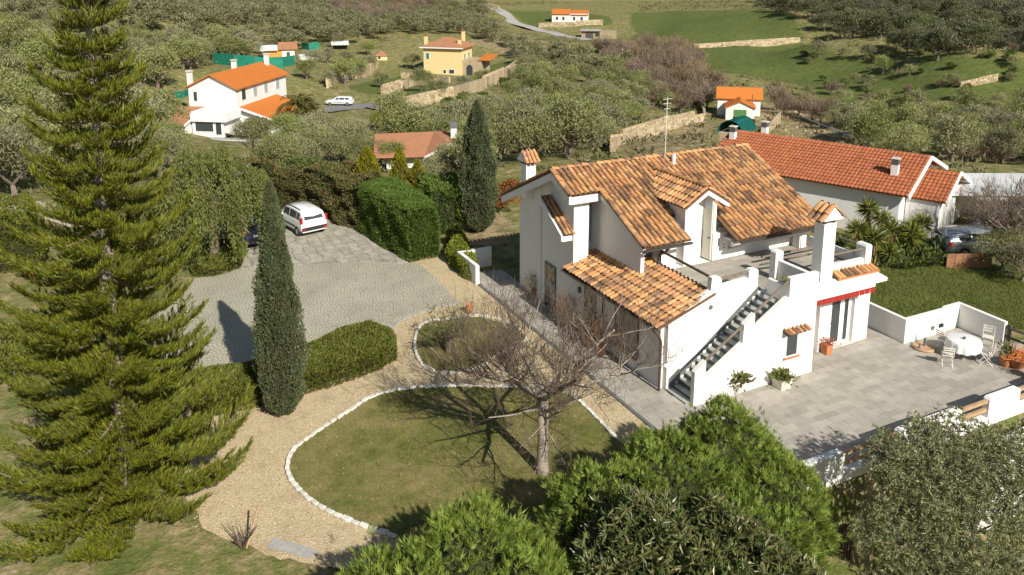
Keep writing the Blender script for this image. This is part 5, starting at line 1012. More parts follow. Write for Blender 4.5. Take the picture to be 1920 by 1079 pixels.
# ------------------------------------------------------------------ cars
M['tyre'] = plain('tyre_rubber', (.02, .02, .02), .8); M['rim'] = plain('rim_alloy', (.5, .5, .5), .35, .8); M['trim'] = plain('black_trim', (.025, .025, .027), .6); M['lamp_red'] = plain('tail_lamp_red', (.45, .01, .01), .2, 0, .6); M['lamp_clear'] = plain('head_lamp', (.6, .6, .6), .1, 0, .8)
M['car_white'] = plain('white_car_paint', (.78, .78, .76), .25, 0, .5, .6); M['car_blue'] = plain('dark_blue_car_paint', (.012, .022, .06), .2, .3, .5, .8); M['car_silver'] = plain('silver_car_paint', (.38, .40, .42), .25, .5, .5, .7); M['car_maroon'] = plain('maroon_cover', (.12, .02, .025), .6)
def car(x, y, z, head, paint, label, kind='hatch'):
    e = empty('car', (x, y, z), head, label, 'car'); P_ = M[paint]
    if kind == 'hatch': st = [(-1.82, .36, .78, .86, .74, .86), (-1.80, .30, .80, .98, .73, 1.02), (-1.62, .26, .81, 1.0, .66, 1.44), (-1.35, .25, .82, 1.0, .63, 1.53), (-.3, .25, .82, .98, .63, 1.57), (.45, .25, .82, .96, .62, 1.52), (.72, .25, .82, .95, .62, 1.36), (1.12, .25, .81, .94, .66, 1.02), (1.55, .27, .79, .88, .60, .93), (1.80, .34, .70, .66, .50, .72)]; H_ = 1.57; wb = (-1.22, 1.1); win = [(-1.50, -1.12), (-1.06, -.22), (-.14, .62)]; rw = (0, 2)
    else: st = [(-2.35, .38, .82, .80, .76, .84), (-2.30, .30, .86, .96, .76, .98), (-1.95, .26, .9, .98, .68, 1.34), (-1.5, .25, .9, .97, .66, 1.42), (0, .25, .9, .95, .66, 1.46), (.35, .25, .9, .94, .66, 1.40), (.75, .25, .9, .93, .66, 1.20), (1.1, .25, .9, .92, .70, .98), (1.9, .28, .86, .84, .62, .88), (2.3, .36, .72, .62, .5, .68)]; H_ = 1.46; wb = (-1.45, 1.45); win = [(-1.8, -1.1), (-1.02, -.15), (-.06, .66)]; rw = (1, 2)
    def sec(s): x0, zb, hw, bt, wr, tp = s; return [(hw*.88, zb), (hw, zb+.16), (hw, bt-.10), (hw*.965, bt), (wr+.01, max(bt+.005, tp-.07)), (wr-.11, max(bt+.01, tp)), (0, max(bt+.012, tp)+.02)]
    V, Fs = [], []
    for s in st: h = sec(s); ring = [(s[0], -yy, zz) for yy, zz in h]+[(s[0], yy, zz) for yy, zz in h[:-1][::-1]]; V += ring
    m = len(ring)
    for i in range(len(st)-1):
        for k in range(m): a, b_ = i*m+k, i*m+(k+1) % m; Fs.append((a, a+m, b_+m, b_))
    Fs.append(tuple(range(m))); Fs.append(tuple(range((len(st)-1)*m, len(st)*m))[::-1]); o = MB().add(V, Fs).build('body', P_, e, True)
    md_ = o.modifiers.new('edge', 'EDGE_SPLIT'); md_.split_angle = radians(38)
    def at_x(xx):
        for a, c in zip(st[:-1], st[1:]):
            if a[0] <= xx <= c[0]: f = (xx-a[0])/(c[0]-a[0]); return sec(tuple(p+(q_-p)*f for p, q_ in zip(a, c)))
        return sec(st[-1])
    for sg in (-1, 1):
        for a, c in win:
            b = MB(); n = 4; pts = []
            for i in range(n+1):
                xx = a+(c-a)*i/n; h = at_x(xx); lo, hi = h[3], h[4]
                for f in (.10, .90): pts.append((xx, sg*(lo[0]+(hi[0]-lo[0])*f+.014), lo[1]+(hi[1]-lo[1])*f))
            b.add(pts, [((2*i, 2*i+2, 2*i+3, 2*i+1) if sg < 0 else (2*i+1, 2*i+3, 2*i+2, 2*i)) for i in range(n)]); b.build('side_window', M['glass'], e)
        MB().box(-.9 if kind != 'hatch' else -1.0, sg*.825-.012, .52, .9, sg*.825+.012 if kind == 'hatch' else sg*.9+.01, .60).build('side_moulding', M['trim'], e)
        if kind == 'hatch': MB().tube([(-1.3, sg*.57, 1.56), (-.3, sg*.58, 1.61), (.4, sg*.57, 1.56)], .022, 6).build('roof_rail', M['trim'], e)
        k0 = st[1]; MB().box(k0[0]-.035, sg*(k0[2]-.03)-.07, .86 if kind == 'hatch' else .70, k0[0]+.12, sg*(k0[2]-.03)+.045, 1.22 if kind == 'hatch' else .92).build('tail_light', M['lamp_red'], e)
        k9 = st[-2]; MB().box(k9[0]-.05, sg*(k9[2]-.16)-.14, .68, k9[0]+.20, sg*(k9[2]-.16)+.14, .84).build('headlight', M['lamp_clear'], e)
        MB().box(.52, sg*(st[5][2]+.09)-.07, .94, .62, sg*(st[5][2]+.09)+.07, 1.07).build('mirror', P_, e)
        for wx_ in wb:
            w_ = MB(); r = .30
            for i in range(20):
                a0, a1 = 2*pi*i/20, 2*pi*(i+1)/20; y0, y1 = sg*(st[5][2]-.19), sg*(st[5][2]+.015)
                w_.add([(r*cos(a0), y0, r*sin(a0)), (r*cos(a1), y0, r*sin(a1)), (r*cos(a1), y1, r*sin(a1)), (r*cos(a0), y1, r*sin(a0)), (.19*cos(a0), y1, .19*sin(a0)), (.19*cos(a1), y1, .19*sin(a1))], [(0, 1, 2, 3), (3, 2, 5, 4)])
            wo = w_.build('wheel', M['tyre'], e, loc=(wx_, 0, .30)); rb = MB()
            for i in range(5):
                a = 2*pi*i/5; d = (cos(a), sin(a)); n_ = (-sin(a)*.05, cos(a)*.05); y1 = sg*(st[5][2]+.012)
                rb.add([(n_[0], y1, n_[1]), (-n_[0], y1, -n_[1]), (d[0]*.2-n_[0], y1, d[1]*.2-n_[1]), (d[0]*.2+n_[0], y1, d[1]*.2+n_[1])], [(0, 1, 2, 3), (3, 2, 1, 0)])
            rb.lathe([(.001, 0), (.19, 0)], (0, 0, 0), 14); rr2 = MB(); yv = sg*(st[5][2]-.0)
            rr2.add([(.19*cos(2*pi*i/14), yv, .19*sin(2*pi*i/14)) for i in range(14)], [tuple(range(14)) if sg < 0 else tuple(range(13, -1, -1))]); rr2.build('rim', M['rim'], wo)
    a, c = st[1], st[2]; q = [(a[0]-.012, -a[4]*.80, a[5]+.03), (a[0]-.012, a[4]*.80, a[5]+.03), (c[0]-.016, c[4]*.82, c[5]-.07), (c[0]-.016, -c[4]*.82, c[5]-.07)]; MB().add(q, [(0, 3, 2, 1)]).build('rear_window', M['glass'], e)
    i5 = 5 if kind == 'hatch' else 4; a, c = st[i5], st[i5+2]; c = st[i5+2] if kind == 'hatch' else st[i5+3]; MB().add([(a[0]+.06, -a[4]*.86, a[5]-.02), (a[0]+.06, a[4]*.86, a[5]-.02), (c[0]-.03, c[4]*.95, c[5]+.06), (c[0]-.03, -c[4]*.95, c[5]+.06)], [(0, 3, 2, 1), (0, 1, 2, 3)]).build('windscreen', M['glass'], e)
    rx = st[0][0]; MB().box(rx-.04, -.78, .40, rx+.06, .78, .60).build('rear_bumper', M['trim'] if kind == 'hatch' else P_, e); MB().box(rx-.052, -.26, .72, rx-.012, .26, .83).build('number_plate', M['white_paint'], e)
    for sg in (-1, 1): MB().box(rx-.048, sg*.68-.09, .44, rx-.02, sg*.68+.09, .53).build('reflector', M['lamp_red'], e)
    MB().tube([(-1.25, 0, H_+.0), (-1.42, 0, H_+.16)], .008, 4).build('aerial', M['trim'], e); return e
car(9.78, 47.75, .02, radians(103), 'car_white', 'small white hatchback parked on the flagstones at the far end of the driveway')
car(6.55, 47.0, .02, radians(100), 'car_blue', 'dark blue hatchback parked under the weeping tree, rear showing')
h_ = hit(637, 198); car(h_[0], h_[1], h_[2]+.1, radians(152), 'car_white', 'white estate car parked in the yard between the far white and yellow houses', 'estate')
x, y = g(1835, 478, -.2); car(x, y, -.05, radians(-22), 'car_silver', 'silver car parked behind the brown fence panel at the right edge', 'estate')
# ------------------------------------------------------------------ patio furniture and pots
def pot(x, y, prof, mat, label, plant=None, pm='shrub', ph=.3, pr=.2, n=260, leaf=.10, z=.03, cat_='pot', square=0, name='plant_pot'):
    e = empty(name, (x, y, z), 0, label, cat_)
    if square: s = square; b = MB(); b.prism([(-s*.9, -s*.9), (s*.9, -s*.9), (s*.9, s*.9), (-s*.9, s*.9)], 0, .02); v = [(-s*.85, -s*.85, .02), (s*.85, -s*.85, .02), (s*.85, s*.85, .02), (-s*.85, s*.85, .02), (-s, -s, prof), (s, -s, prof), (s, s, prof), (-s, s, prof), (-s+.03, -s+.03, prof), (s-.03, -s+.03, prof), (s-.03, s-.03, prof), (-s+.03, s-.03, prof), (-s+.03, -s+.03, prof-.05), (s-.03, -s+.03, prof-.05), (s-.03, s-.03, prof-.05), (-s+.03, s-.03, prof-.05)]; b.add(v, [(0, 1, 5, 4), (1, 2, 6, 5), (2, 3, 7, 6), (3, 0, 4, 7), (4, 5, 9, 8), (5, 6, 10, 9), (6, 7, 11, 10), (7, 4, 8, 11), (8, 9, 13, 12), (9, 10, 14, 13), (10, 11, 15, 14), (11, 8, 12, 15), (12, 13, 14, 15)]); top = prof
    else: b = MB(); top = prof[-1][1]; b.lathe(list(prof)+[(prof[-1][0]*.86, top), (prof[-1][0]*.84, top-.05)], n=18)
    b.build('pot', M[mat], e, not square)
    if plant: P = rng.normal(size=(n, 3))*np.array([pr, pr, ph*.4])*.6+np.array([0, 0, top+ph*.4]); P[:, 2] = np.maximum(P[:, 2], top-.03); D = unit(P-np.array([0, 0, top-.1])+rdir(n)*.25); tag(link(plant, npmesh(plant, *leaves(P, D, leaf*rng.uniform(.6, 1.3, n), leaf*.4), M[pm]), e), kind='stuff')
    return e
PR = [(.13, 0), (.17, .1), (.2, .25), (.22, .36), (.25, .37), (.25, .42)]
pot(*g(1465, 727), .38, 'cream', 'square cream planter with clipped grass below the small window', 'plant', 'grassblade', .18, .3, 500, .16, square=.27, name='planter')
pot(*g(1378, 738), PR, 'curb', 'pale round pot with grey green plant by the wall, behind the big hedge', 'plant', 'grassblade', .4, .35, 420, .2)
pot(*g(1549, 664), .42, 'terra', 'square terracotta pot with dry red plant beside the glazed door', 'plant', 'flower_red', .25, .28, 260, .08, square=.17)
pot(*g(1003, 556), PR, 'terra', 'dark pot with small leafy plant against the shaded facade near the tower', 'plant', 'shrub', .7, .35, 420, .12)
pot(*g(880, 588), [(.12, 0), (.16, .1), (.17, .25), (.13, .36), (.15, .4), (.15, .44)], 'terra', 'small orange clay urn on the gravel by the small lawn', None)
pot(*g(57, 522), [(.2, 0), (.28, .12), (.26, .3), (.16, .42), (.2, .48)], 'terra', 'orange clay jar standing near the left edge behind the araucaria', None)
pot(*g(1884, 688), PR, 'terra', 'terracotta pot with green cactus shoots at the right end of the patio', 'plant', 'cactus', .5, .2, 120, .2)
pot(*g(1906, 690), [(.2, 0), (.28, .12), (.36, .36), (.40, .38), (.40, .44)], 'terra', 'wide terracotta bowl full of orange flowers at the right end of the patio', 'flowers', 'flower_orange', .35, .5, 700, .07)
pot(*g(1935, 712), PR, 'terra', 'terracotta pot with red geraniums at the right corner of the patio', 'flowers', 'flower_red', .3, .3, 300, .08)
pot(22.95, 21.75, .36, 'curb', 'white trough with yellow orange plant on the terrace corner above the stairs', 'flowers', 'gold', .25, .45, 420, .09, square=.30, z=3.1, name='planter')
for i, (yy, lb) in enumerate([(25.9, 'right'), (26.9, 'middle'), (28.6, 'left')]): pot(17.0, yy, PR, 'terra', 'tall brown shrub in a pot against the shaded facade, %s one of three' % lb, 'plant', 'rustleaf' if i != 1 else 'shrub', 1.3, .38, 420, .12)
tx, ty = g(1808, 637, .76); TS = .78; tb = empty('round_table', (tx, ty, .03), 0, 'round garden table laid with a white cloth on the patio', 'table'); b = MB()
b.lathe([(.79, .70), (.80, .735), (.78, .74)], n=40); b.build('tabletop', M['white_paint'], tb)
for a in range(4): a_ = a*pi/2+.5; MB().tube([(cos(a_)*.5, sin(a_)*.5, 0), (cos(a_)*.3, sin(a_)*.3, .7)], .025, 6).build('leg', M['dark_wood'], tb)
b = MB(); n = 72; V = []
for r, z0, am in ((0.001, .748, 0), (.78, .748, 0), (.815, .735, 0), (.835, .60, .018), (.86, .40, .05)):
    for k in range(n): a = 2*pi*k/n; rr3 = r+am*sin(a*13+.6); V.append((cos(a)*rr3, sin(a)*rr3, z0-(.05*abs(sin(a*2+.4)) if am > .03 else 0)))
b.add(V, [(i*n+k, i*n+(k+1) % n, (i+1)*n+(k+1) % n, (i+1)*n+k)[::-1] for i in range(4) for k in range(n)]); o = b.build('tablecloth', M['white_paint'], None, True); o.location = (tx, ty, .03); o.scale = (TS, TS, 1); tb.scale = (TS, TS, 1); tag(o, 'white tablecloth hanging in folds over the round patio table', 'tablecloth')
o = MB().lathe([(.05, 0), (.06, .05), (.045, .09), (.03, .1)], (0, 0, 0), 12).build('ashtray', M['riser'], None); o.location = (tx, ty, .785); tag(o, 'small dark bowl in the middle of the tablecloth', 'bowl')
def chair(px, py, rz, label):
    x, y = g(px, py); e = empty('folding_chair', (x, y, .03), rz, label, 'chair', 'folding chairs round the patio table'); W_ = M['curb']
    for i in range(5): MB().box(-.19+i*.078, -.2, .44, -.19+i*.078+.06, .2, .46).build('seat_slat', W_, e)
    for s in (-.2, .2): MB().tube([(.22, s, 0), (-.16, s, .45), (-.24, s, .86)], .017, 5).build('leg', W_, e); MB().tube([(-.24, s*.9, 0), (.18, s*.9, .45)], .017, 5).build('leg', W_, e)
    for z in (.60, .70, .80): MB().box(-.235-(z-.6)*.18, -.2, z, -.215-(z-.6)*.18, .2, z+.05).build('back_slat', W_, e)
chair(1774, 686, radians(45), 'white slatted folding chair at the near left side of the patio table'); chair(1848, 684, radians(125), 'white slatted folding chair at the near right side of the patio table')
chair(1850, 652, radians(-150), 'white folding chair at the far right of the patio table, back towards the wall'); chair(1768, 656, radians(-10), 'white folding chair at the left of the patio table')
px_, py_ = g(1732, 655); e = empty('parasol_base', (px_, py_, .03), .4, 'round wooden parasol base with short upright posts on the patio', 'parasol base'); MB().lathe([(.42, 0), (.45, .06), (.42, .10)], n=20).build('base', M['pale_wood'], e); MB().tube([(.05, 0, .1), (.05, 0, .45)], .05, 8).build('post', M['riser'], e); MB().tube([(-.32, .1, .1), (-.32, .1, .3)], .04, 8).build('post', M['riser'], e)
e = empty('wall_bracket', (30.6, 21.03, .5), 0, 'dark iron bracket ornament on the white garden wall', 'bracket'); MB().tube([(0, -.02, .35), (0, -.3, .35), (0, -.32, .2)], .012, 5).build('arm', M['trim'], e); MB().box(-.12, -.36, .05, .12, -.30, .2).build('lantern', M['trim'], e)
# ------------------------------------------------------------------ neighbouring house with the long red roof
A = np.array([39.0, 43.4]); rdv = np.array([.404, -.915]); nL = 12.4; rot = atan2(rdv[1], rdv[0])
nb = empty('neighbour_house', (A[0], A[1], -.4), rot, 'long white house with red tiled roof behind the villa', 'house')   # local x along the ridge, -y towards the camera
ez, rz0, hw = 3.1, 4.62, 4.6; R_ = []
MB().box(.2, -4.2, -.6, nL-.15, 4.2, ez+.0).build('wall', PLS, nb); MB().prism_x([(-4.2, ez-.05), (4.2, ez-.05), (0, rz0-.14)], .2, nL-.15).build('gable', PLS, nb)
sl2 = (rz0-ez)/hw; TR = tilemesh('roof_tile', M['red_tile'], .42, .098, .09, .045, 4); nbR = []
for sg in (-1, 1):
    b = MB(); O = (0, -hw, ez) if sg < 0 else (nL+.35, hw, ez); slab(b, O, (1, 0, 0) if sg < 0 else (-1, 0, 0), (0, -sg, sl2), nL+.35, hw*math.sqrt(1+sl2*sl2), .08); rp = b.build('roof', M['red_tile'], nb)
    w0 = wm(nb)
    tmp = []; roof_tiles(tmp, rp, O, (1, 0, 0) if sg < 0 else (-1, 0, 0), (0, -sg, sl2), nL+.35, hw*math.sqrt(1+sl2*sl2), .23, .37, jit=.25, off=.012); nbR += [(w0 @ m_, p_) for m_, p_ in tmp]
for s in (-1, 1): MB().prism_x([(s*hw, ez-.22), (s*hw, ez+.02), (0, rz0+.02), (0, rz0-.22)][::s], nL+.355, nL+.45).build('verge_board', M['fascia'], nb)
b = MB(); b.box(nL-.1, -3.0, -.6, nL+1.7, 3.2, 2.6); b.build('porch_wall', PLS, nb)
for sg in (-1, 1):
    b = MB(); O = (nL-.1, -3.1, 2.7) if sg < 0 else (nL+2.0, 3.3, 2.7); slab(b, O, (1, 0, 0) if sg < 0 else (-1, 0, 0), (0, -sg, .36), 2.1, 3.35, .08); rp = b.build('porch_roof', M['orange_tile'], nb); tmp = []
    roof_tiles(tmp, rp, O, (1, 0, 0) if sg < 0 else (-1, 0, 0), (0, -sg, .36), 2.1, 3.3, .23, .37, jit=.25, off=.012); nbR += [(wm(nb) @ m_, p_) for m_, p_ in tmp]
for s in (-1, 1): MB().prism_x([(s*3.2+.1, 2.5), (s*3.2+.1, 2.72), (.1, 3.92), (.1, 3.7)][::s], nL+2.005, nL+2.1).build('verge_board', M['fascia'], nb)
flush_tiles(nbR, TR, 300)
for cx_, cy_, cz, hh_ in ((nL-.95, -2.6, ez, 1.75), (.6, -1.2, 4.0, 1.2), (2.0, .8, 4.2, 1.2)):
    ch = MB().box(cx_-.19, cy_-.19, cz-.3, cx_+.19, cy_+.19, cz+hh_-.45).build('chimney', PLS, nb)
    for k in range(3): MB().box(cx_-.21, cy_-.21, cz+hh_-.44+k*.1, cx_+.21, cy_+.21, cz+hh_-.38+k*.1).build('cowl_slab', M['riser'], ch)
    MB().box(cx_-.23, cy_-.23, cz+hh_-.12, cx_+.23, cy_+.23, cz+hh_-.06).build('cap', M['curb'], ch)
for x0 in (2.9,): w_ = MB().box(x0, -4.24, 1.0, x0+.95, -4.205, 2.3).build('window', M['gutter'], nb); MB().box(x0+.08, -4.26, 1.08, x0+.87, -4.245, 2.22).build('pane', M['glass'], w_)
# carport with flat roof and louvred screen
cpx = empty('carport', (47.6, 31.6, -.3), radians(-28), 'open carport with flat pale roof and white louvred screen beside the red roofed house', 'carport')
MB().box(-2.2, -2.4, 2.3, 6.5, 2.6, 2.45).build('roof', M['tin'], cpx)
for x0, y0 in ((-1.9, -2.2), (1.2, -2.2), (4.0, -2.2), (6.2, -2.2), (-1.9, 2.3), (6.2, 2.3)): MB().box(x0, y0, -.3, x0+.16, y0+.16, 2.29).build('post', M['white_paint'], cpx)
ls = MB().box(-.6, -2.36, .0, 1.1, -2.33, 2.2).build('louvre_screen', M['white_paint'], cpx)
for k in range(20): MB().box(-.55, -2.42, .1+k*.105, 1.05, -2.365, .14+k*.105).build('slat', M['white_paint'], ls)
MB().box(-2.0, 2.3, -.3, 6.3, 2.45, 2.28).build('wall', PLS, cpx)
x, y = g(1812, 505, -.1); e = empty('fence_panel', (x, y, -.2), radians(-25), 'brown rusty fence panel in front of the silver car', 'fence')
for k in range(11): MB().box(-1.1+k*.22, -.02+(k % 2)*.015, 0, -1.1+k*.22+.21, .02+(k % 2)*.015, .95).build('panel', M['rust'], e)
for px, py, s, k, lb in [(1690, 415, .95, ON[1], 'grey olive tree against the end wall of the red roofed house'), (1655, 395, .7, ON[0], 'smaller grey olive bush left of the olive by the red roofed house'), (1770, 480, .55, SH[0], 'green bush at the left end of the brown fence panel'), (1875, 512, .55, ON[2], 'dark grey bush below the silver car'), (1915, 535, .6, ON[0], 'dark bush at the right edge above the lawn'), (1720, 400, .6, ON[1], 'grey bush under the porch roof'), (1890, 460, .9, BR[0], 'twiggy leafless bush right of the silver car')]: bush(px, py, s, k, lb, z=-.2)
# yuccas between lawn and neighbouring house
yk = []
for s in range(3):
    n = 190; d = rdir(n); d[:, 2] = d[:, 2]*.75+.22; d = unit(d); V1 = leaves(d*.04, d, .66*rng.uniform(.75, 1.1, n), .055, None, .12); V2 = leaves(rng.normal(size=(90, 3))*np.array([.08, .08, .3])-np.array([0, 0, .45]), unit(np.stack([rng.normal(size=90)*.35, rng.normal(size=90)*.35, -np.ones(90)], 1)), .6, .05); yk.append((npmesh('leaf_rosette', *V1, M['yucca']), npmesh('dead_leaves', *V2, M['deadblade'])))
ORD = ['first', 'second', 'third', 'fourth', 'fifth', 'sixth', 'seventh', 'eighth', 'ninth', 'tenth', 'eleventh', 'twelfth']
for i, (px, py, yy, sc) in enumerate(sorted([(1627, 392, 30.5, 1.0), (1606, 432, 28.8, .95), (1637, 447, 28.2, 1.1), (1672, 432, 29.0, 1.0), (1708, 440, 28.4, 1.15), (1727, 420, 29.6, 1.0), (1668, 475, 27.6, .8), (1712, 395, 31.0, .9), (1600, 470, 27.6, .7), (1745, 470, 28.8, .6), (1650, 412, 29.8, .9), (1690, 455, 28.9, .9)])):
    p = aty(px, py, yy); e = empty('yucca_plant', (p[0]+.1, p[1], -.03), rnd.uniform(0, 6), ['tall', 'leaning', 'bushy', 'slender'][i % 4]+' yucca, %s from the left in the clump beside the lawn' % ORD[i], 'yucca', 'yuccas beside the lawn')
    p2 = (0, 0, p[2]+.03); MB().tube([(0, 0, -.1), (.05, 0, p2[2]*.5), p2], [.10, .08, .07], 6).build('trunk', M['bark'], e)
    link('leaf_rosette', yk[i % 3][0], e, p2, None, (sc*1.25, sc*1.25, sc*1.25)); link('dead_leaves', yk[i % 3][1], e, p2, None, (sc, sc, sc*1.2))
hedge('shrub_bank', [g(1600, 490), g(1660, 505), g(1760, 500), g(1770, 470), (35, 31), (30.5, 31.5)], .30, 'shrub', 5000, .28, .11, 'mixed low green shrubs growing under the yuccas', bulge=.2, cat_='shrubbery')
e = empty('prickly_pear', (*g(1758, 478), 0), 0, 'prickly pear cactus at the corner of the lawn', 'cactus'); b = MB()
for i in range(16): c_ = (rnd.uniform(-.5, .5), rnd.uniform(-.3, .3), rnd.uniform(.2, 1.0)); a = rnd.uniform(0, pi); b.add([(c_[0]+cos(a)*.15*cos(t)*1.0+0*t, c_[1]+sin(a)*.15*cos(t), c_[2]+.2*sin(t)) for t in np.linspace(0, 2*pi, 9)[:-1]]+[(c_[0]+cos(a)*.15*cos(t)-sin(a)*.04, c_[1]+sin(a)*.15*cos(t)+cos(a)*.04, c_[2]+.2*sin(t)) for t in np.linspace(0, 2*pi, 9)[:-1]], [tuple(range(8))[::-1], tuple(range(8, 16))]+[(k, (k+1) % 8, 8+(k+1) % 8, 8+k) for k in range(8)])
b.build('pads', M['cactus'], e)
# ------------------------------------------------------------------ helpers for far buildings
def gableroof(b, x0, x1, y0, y1, ez, rz, ov=.3, th=.12, along='y'):
    if along == 'y':
        c = (x0+x1)/2; s = (rz-ez)/((x1-x0)/2); e0 = ez-ov*s
        b.add([(x0-ov, y0-ov, e0), (c, y0-ov, rz), (c, y1+ov, rz), (x0-ov, y1+ov, e0), (x1+ov, y0-ov, e0), (x1+ov, y1+ov, e0)]+[(x0-ov, y0-ov, e0-th), (c, y0-ov, rz-th), (c, y1+ov, rz-th), (x0-ov, y1+ov, e0-th), (x1+ov, y0-ov, e0-th), (x1+ov, y1+ov, e0-th)], [(0, 1, 2, 3), (1, 4, 5, 2), (6, 9, 8, 7), (7, 8, 11, 10), (0, 6, 7, 1), (1, 7, 10, 4), (3, 2, 8, 9), (2, 5, 11, 8), (0, 3, 9, 6), (4, 10, 11, 5)])
    else:
        c = (y0+y1)/2; s = (rz-ez)/((y1-y0)/2); e0 = ez-ov*s
        b.add([(x0-ov, y0-ov, e0), (x1+ov, y0-ov, e0), (x1+ov, c, rz), (x0-ov, c, rz), (x1+ov, y1+ov, e0), (x0-ov, y1+ov, e0)]+[(x0-ov, y0-ov, e0-th), (x1+ov, y0-ov, e0-th), (x1+ov, c, rz-th), (x0-ov, c, rz-th), (x1+ov, y1+ov, e0-th), (x0-ov, y1+ov, e0-th)], [(0, 1, 2, 3), (3, 2, 4, 5), (6, 9, 8, 7), (9, 11, 10, 8), (0, 6, 7, 1), (1, 7, 8, 2), (2, 8, 10, 4), (5, 4, 10, 11), (0, 3, 9, 6), (3, 5, 11, 9)])
def win(e, face, u0, u1, z0, z1, at_, mat='glass', name='window'):
    """window on a wall facing -y ('y') or -x ('x') or +x ('X')"""
    if face == 'y': f = MB().box(u0, at_-.05, z0, u1, at_+.02, z1); p = MB().box(u0+.1, at_-.07, z0+.1, u1-.1, at_-.055, z1-.1)
    elif face == 'X': f = MB().box(at_-.02, u0, z0, at_+.05, u1, z1); p = MB().box(at_+.055, u0+.1, z0+.1, at_+.07, u1-.1, z1-.1)
    else: f = MB().box(at_-.05, u0, z0, at_+.02, u1, z1); p = MB().box(at_-.07, u0+.1, z0+.1, at_-.055, u1-.1, z1-.1)
    f = f.build(name, M['white_paint'], e); p.build('pane', M[mat], f)
PF = M['plaster_far']
# white two storey house, left
r_ = atan2(.81, .59)-pi/2; wh = empty('white_house', (13.55, 121.5, -7.7), r_, 'white two storey house with orange roof and low wings among the olives', 'house')
MB().box(-3.6, 0, 0, 3.6, 16.3, 6.3).build('wall', PF, wh); MB().prism_y([(-3.6, 6.3), (3.6, 6.3), (0, 7.9)], 0, 16.3).build('gable', PF, wh)
b = MB(); gableroof(b, -3.6, 3.6, 0, 16.3, 6.42, 8.15, .45, .15); b.build('roof', M['orange_tile'], wh)
MB().prism_x([(-5.2, 0), (0, 0), (0, 3.3), (-5.2, 1.9)], -6.6, -1.3).build('wing_wall', PF, wh); b = MB(); slab(b, (-7.0, -5.7, 1.95), (1, 0, 0), (0, 1, .27), 5.8, 5.9, .15); b.build('wing_roof', M['brown_tile'], wh); MB().prism_x([(-5.75, 1.7), (0, 3.25), (0, 3.55), (-5.75, 1.98)], -1.19, -1.05).build('verge_board', M['white_paint'], wh)
MB().box(-1.0, -4.0, 0, 3.6, -.01, 2.2).build('wing_wall', PF, wh); MB().box(-1.0, -4.4, 2.2, 4.2, -.005, 3.5).build('parapet', M['white_paint'], wh); win(wh, 'y', -.6, 2.2, .7, 2.15, -4.0, 'glass'); win(wh, 'y', 2.4, 3.4, .3, 2.15, -4.0); win(wh, 'y', -6.0, -4.8, .3, 1.8, -5.2)
MB().prism_y([(3.61, 0), (9.2, 0), (9.2, 1.7), (3.61, 3.5)], 1.0, 12).build('wing_wall', PF, wh); b = MB(); slab(b, (9.7, .4, 1.6), (0, 1, 0), (-1, 0, .32), 12, 6.3, .15); b.build('wing_roof', M['orange_tile'], wh); MB().prism_y([(3.7, 3.2), (9.75, 1.28), (9.75, 1.58), (3.7, 3.5)], .25, .39).build('verge_board', M['white_paint'], wh)
for y0 in (1.5, 5.0, 8.5, 12.5): win(wh, 'X', y0, y0+1.3, 4.2, 5.9, 3.6, 'blockglass' if y0 > 4 else 'glass')
win(wh, 'y', -2.9, -2.2, 4.2, 5.7, 0)
MB().box(-6.5, -8, -3, 9, -4.1, .02).build('terrace', M['concrete'], wh); MB().box(-3.0, -8.2, -3, 9, -8.0, .6).build('terrace_wall', M['white_paint'], wh); print('house ground', tz(13.5, 115), tz(16, 118), tz(13.55, 121.5), tz(20, 118))
for cx_, cy_, h2 in ((-3.7, .8, 8.2), (-1.2, 9, 8.9), (.9, 15.5, 9.2)): c_ = MB().box(cx_-.3, cy_-.3, 5.5, cx_+.3, cy_+.3, h2).build('chimney', PF, wh); MB().box(cx_-.4, cy_-.4, h2+.15, cx_+.4, cy_+.4, h2+.3).build('cap', M['curb'], c_)
YARD = [(400, 256), (470, 247), (540, 240), (610, 232)]
for (a, c, h9, lb) in [((440, 262), (500, 250), 1.3, 'white yard wall below the palms of the white house, longer one'), ((508, 262), (528, 257), 1.6, 'short white yard wall piece at the right of the yard')]:
    p, q_ = hit(*a), hit(*c); boxwall('yard_wall', [(p[0], p[1]), (q_[0], q_[1])], .3, min(p[2], q_[2])-.5, max(p[2], q_[2])+h9, lb, M['white_paint'])
# date palms beside it
def palm(px, py, z, h, s, label):
    x, y = G(px, py, z)[:2]; z = tz(x, y); e = empty('palm_tree', (x, y, z), 0, label, 'palm'); MB().tube([(0, 0, -.3), (.1, 0, h*.5), (0, 0, h)], [.32, .25, .28], 8).build('trunk', M['bark'], e); Ps, Ds = [], []
    for i in range(44):
        a = rnd.uniform(0, 2*pi); el = rnd.uniform(-.5, 1.3); L = s*rnd.uniform(.8, 1.1); t = np.linspace(.12, 1, 34); dx = np.array([cos(a), sin(a), 0]); P = np.array([0, 0, h])+dx*(t*L*cos(el*.7))[:, None]+np.array([0, 0, 1])*(L*(t*sin(el)-.62*t**2))[:, None]; Ps.append(np.repeat(P, 3, 0)); sd = np.cross(dx, [0, 0, 1]); D = dx*.5+sd*rng.choice([-1, 1], (102, 1))*.8+rng.normal(size=(102, 3))*.18-np.array([0, 0, .35]); Ds.append(unit(D))
    link('crown', npmesh('crown', *leaves(np.concatenate(Ps), np.concatenate(Ds), .5, .07), M['palm']), e)
palm(562, 240, -7.6, 4.4, 3.0, 'tall date palm in front of the right wing of the white house'); palm(582, 236, -7.6, 3.2, 2.4, 'second date palm just right of the tall one by the white house'); palm(482, 248, -7.6, 2.2, 1.9, 'short palm in front of the terrace of the white house')
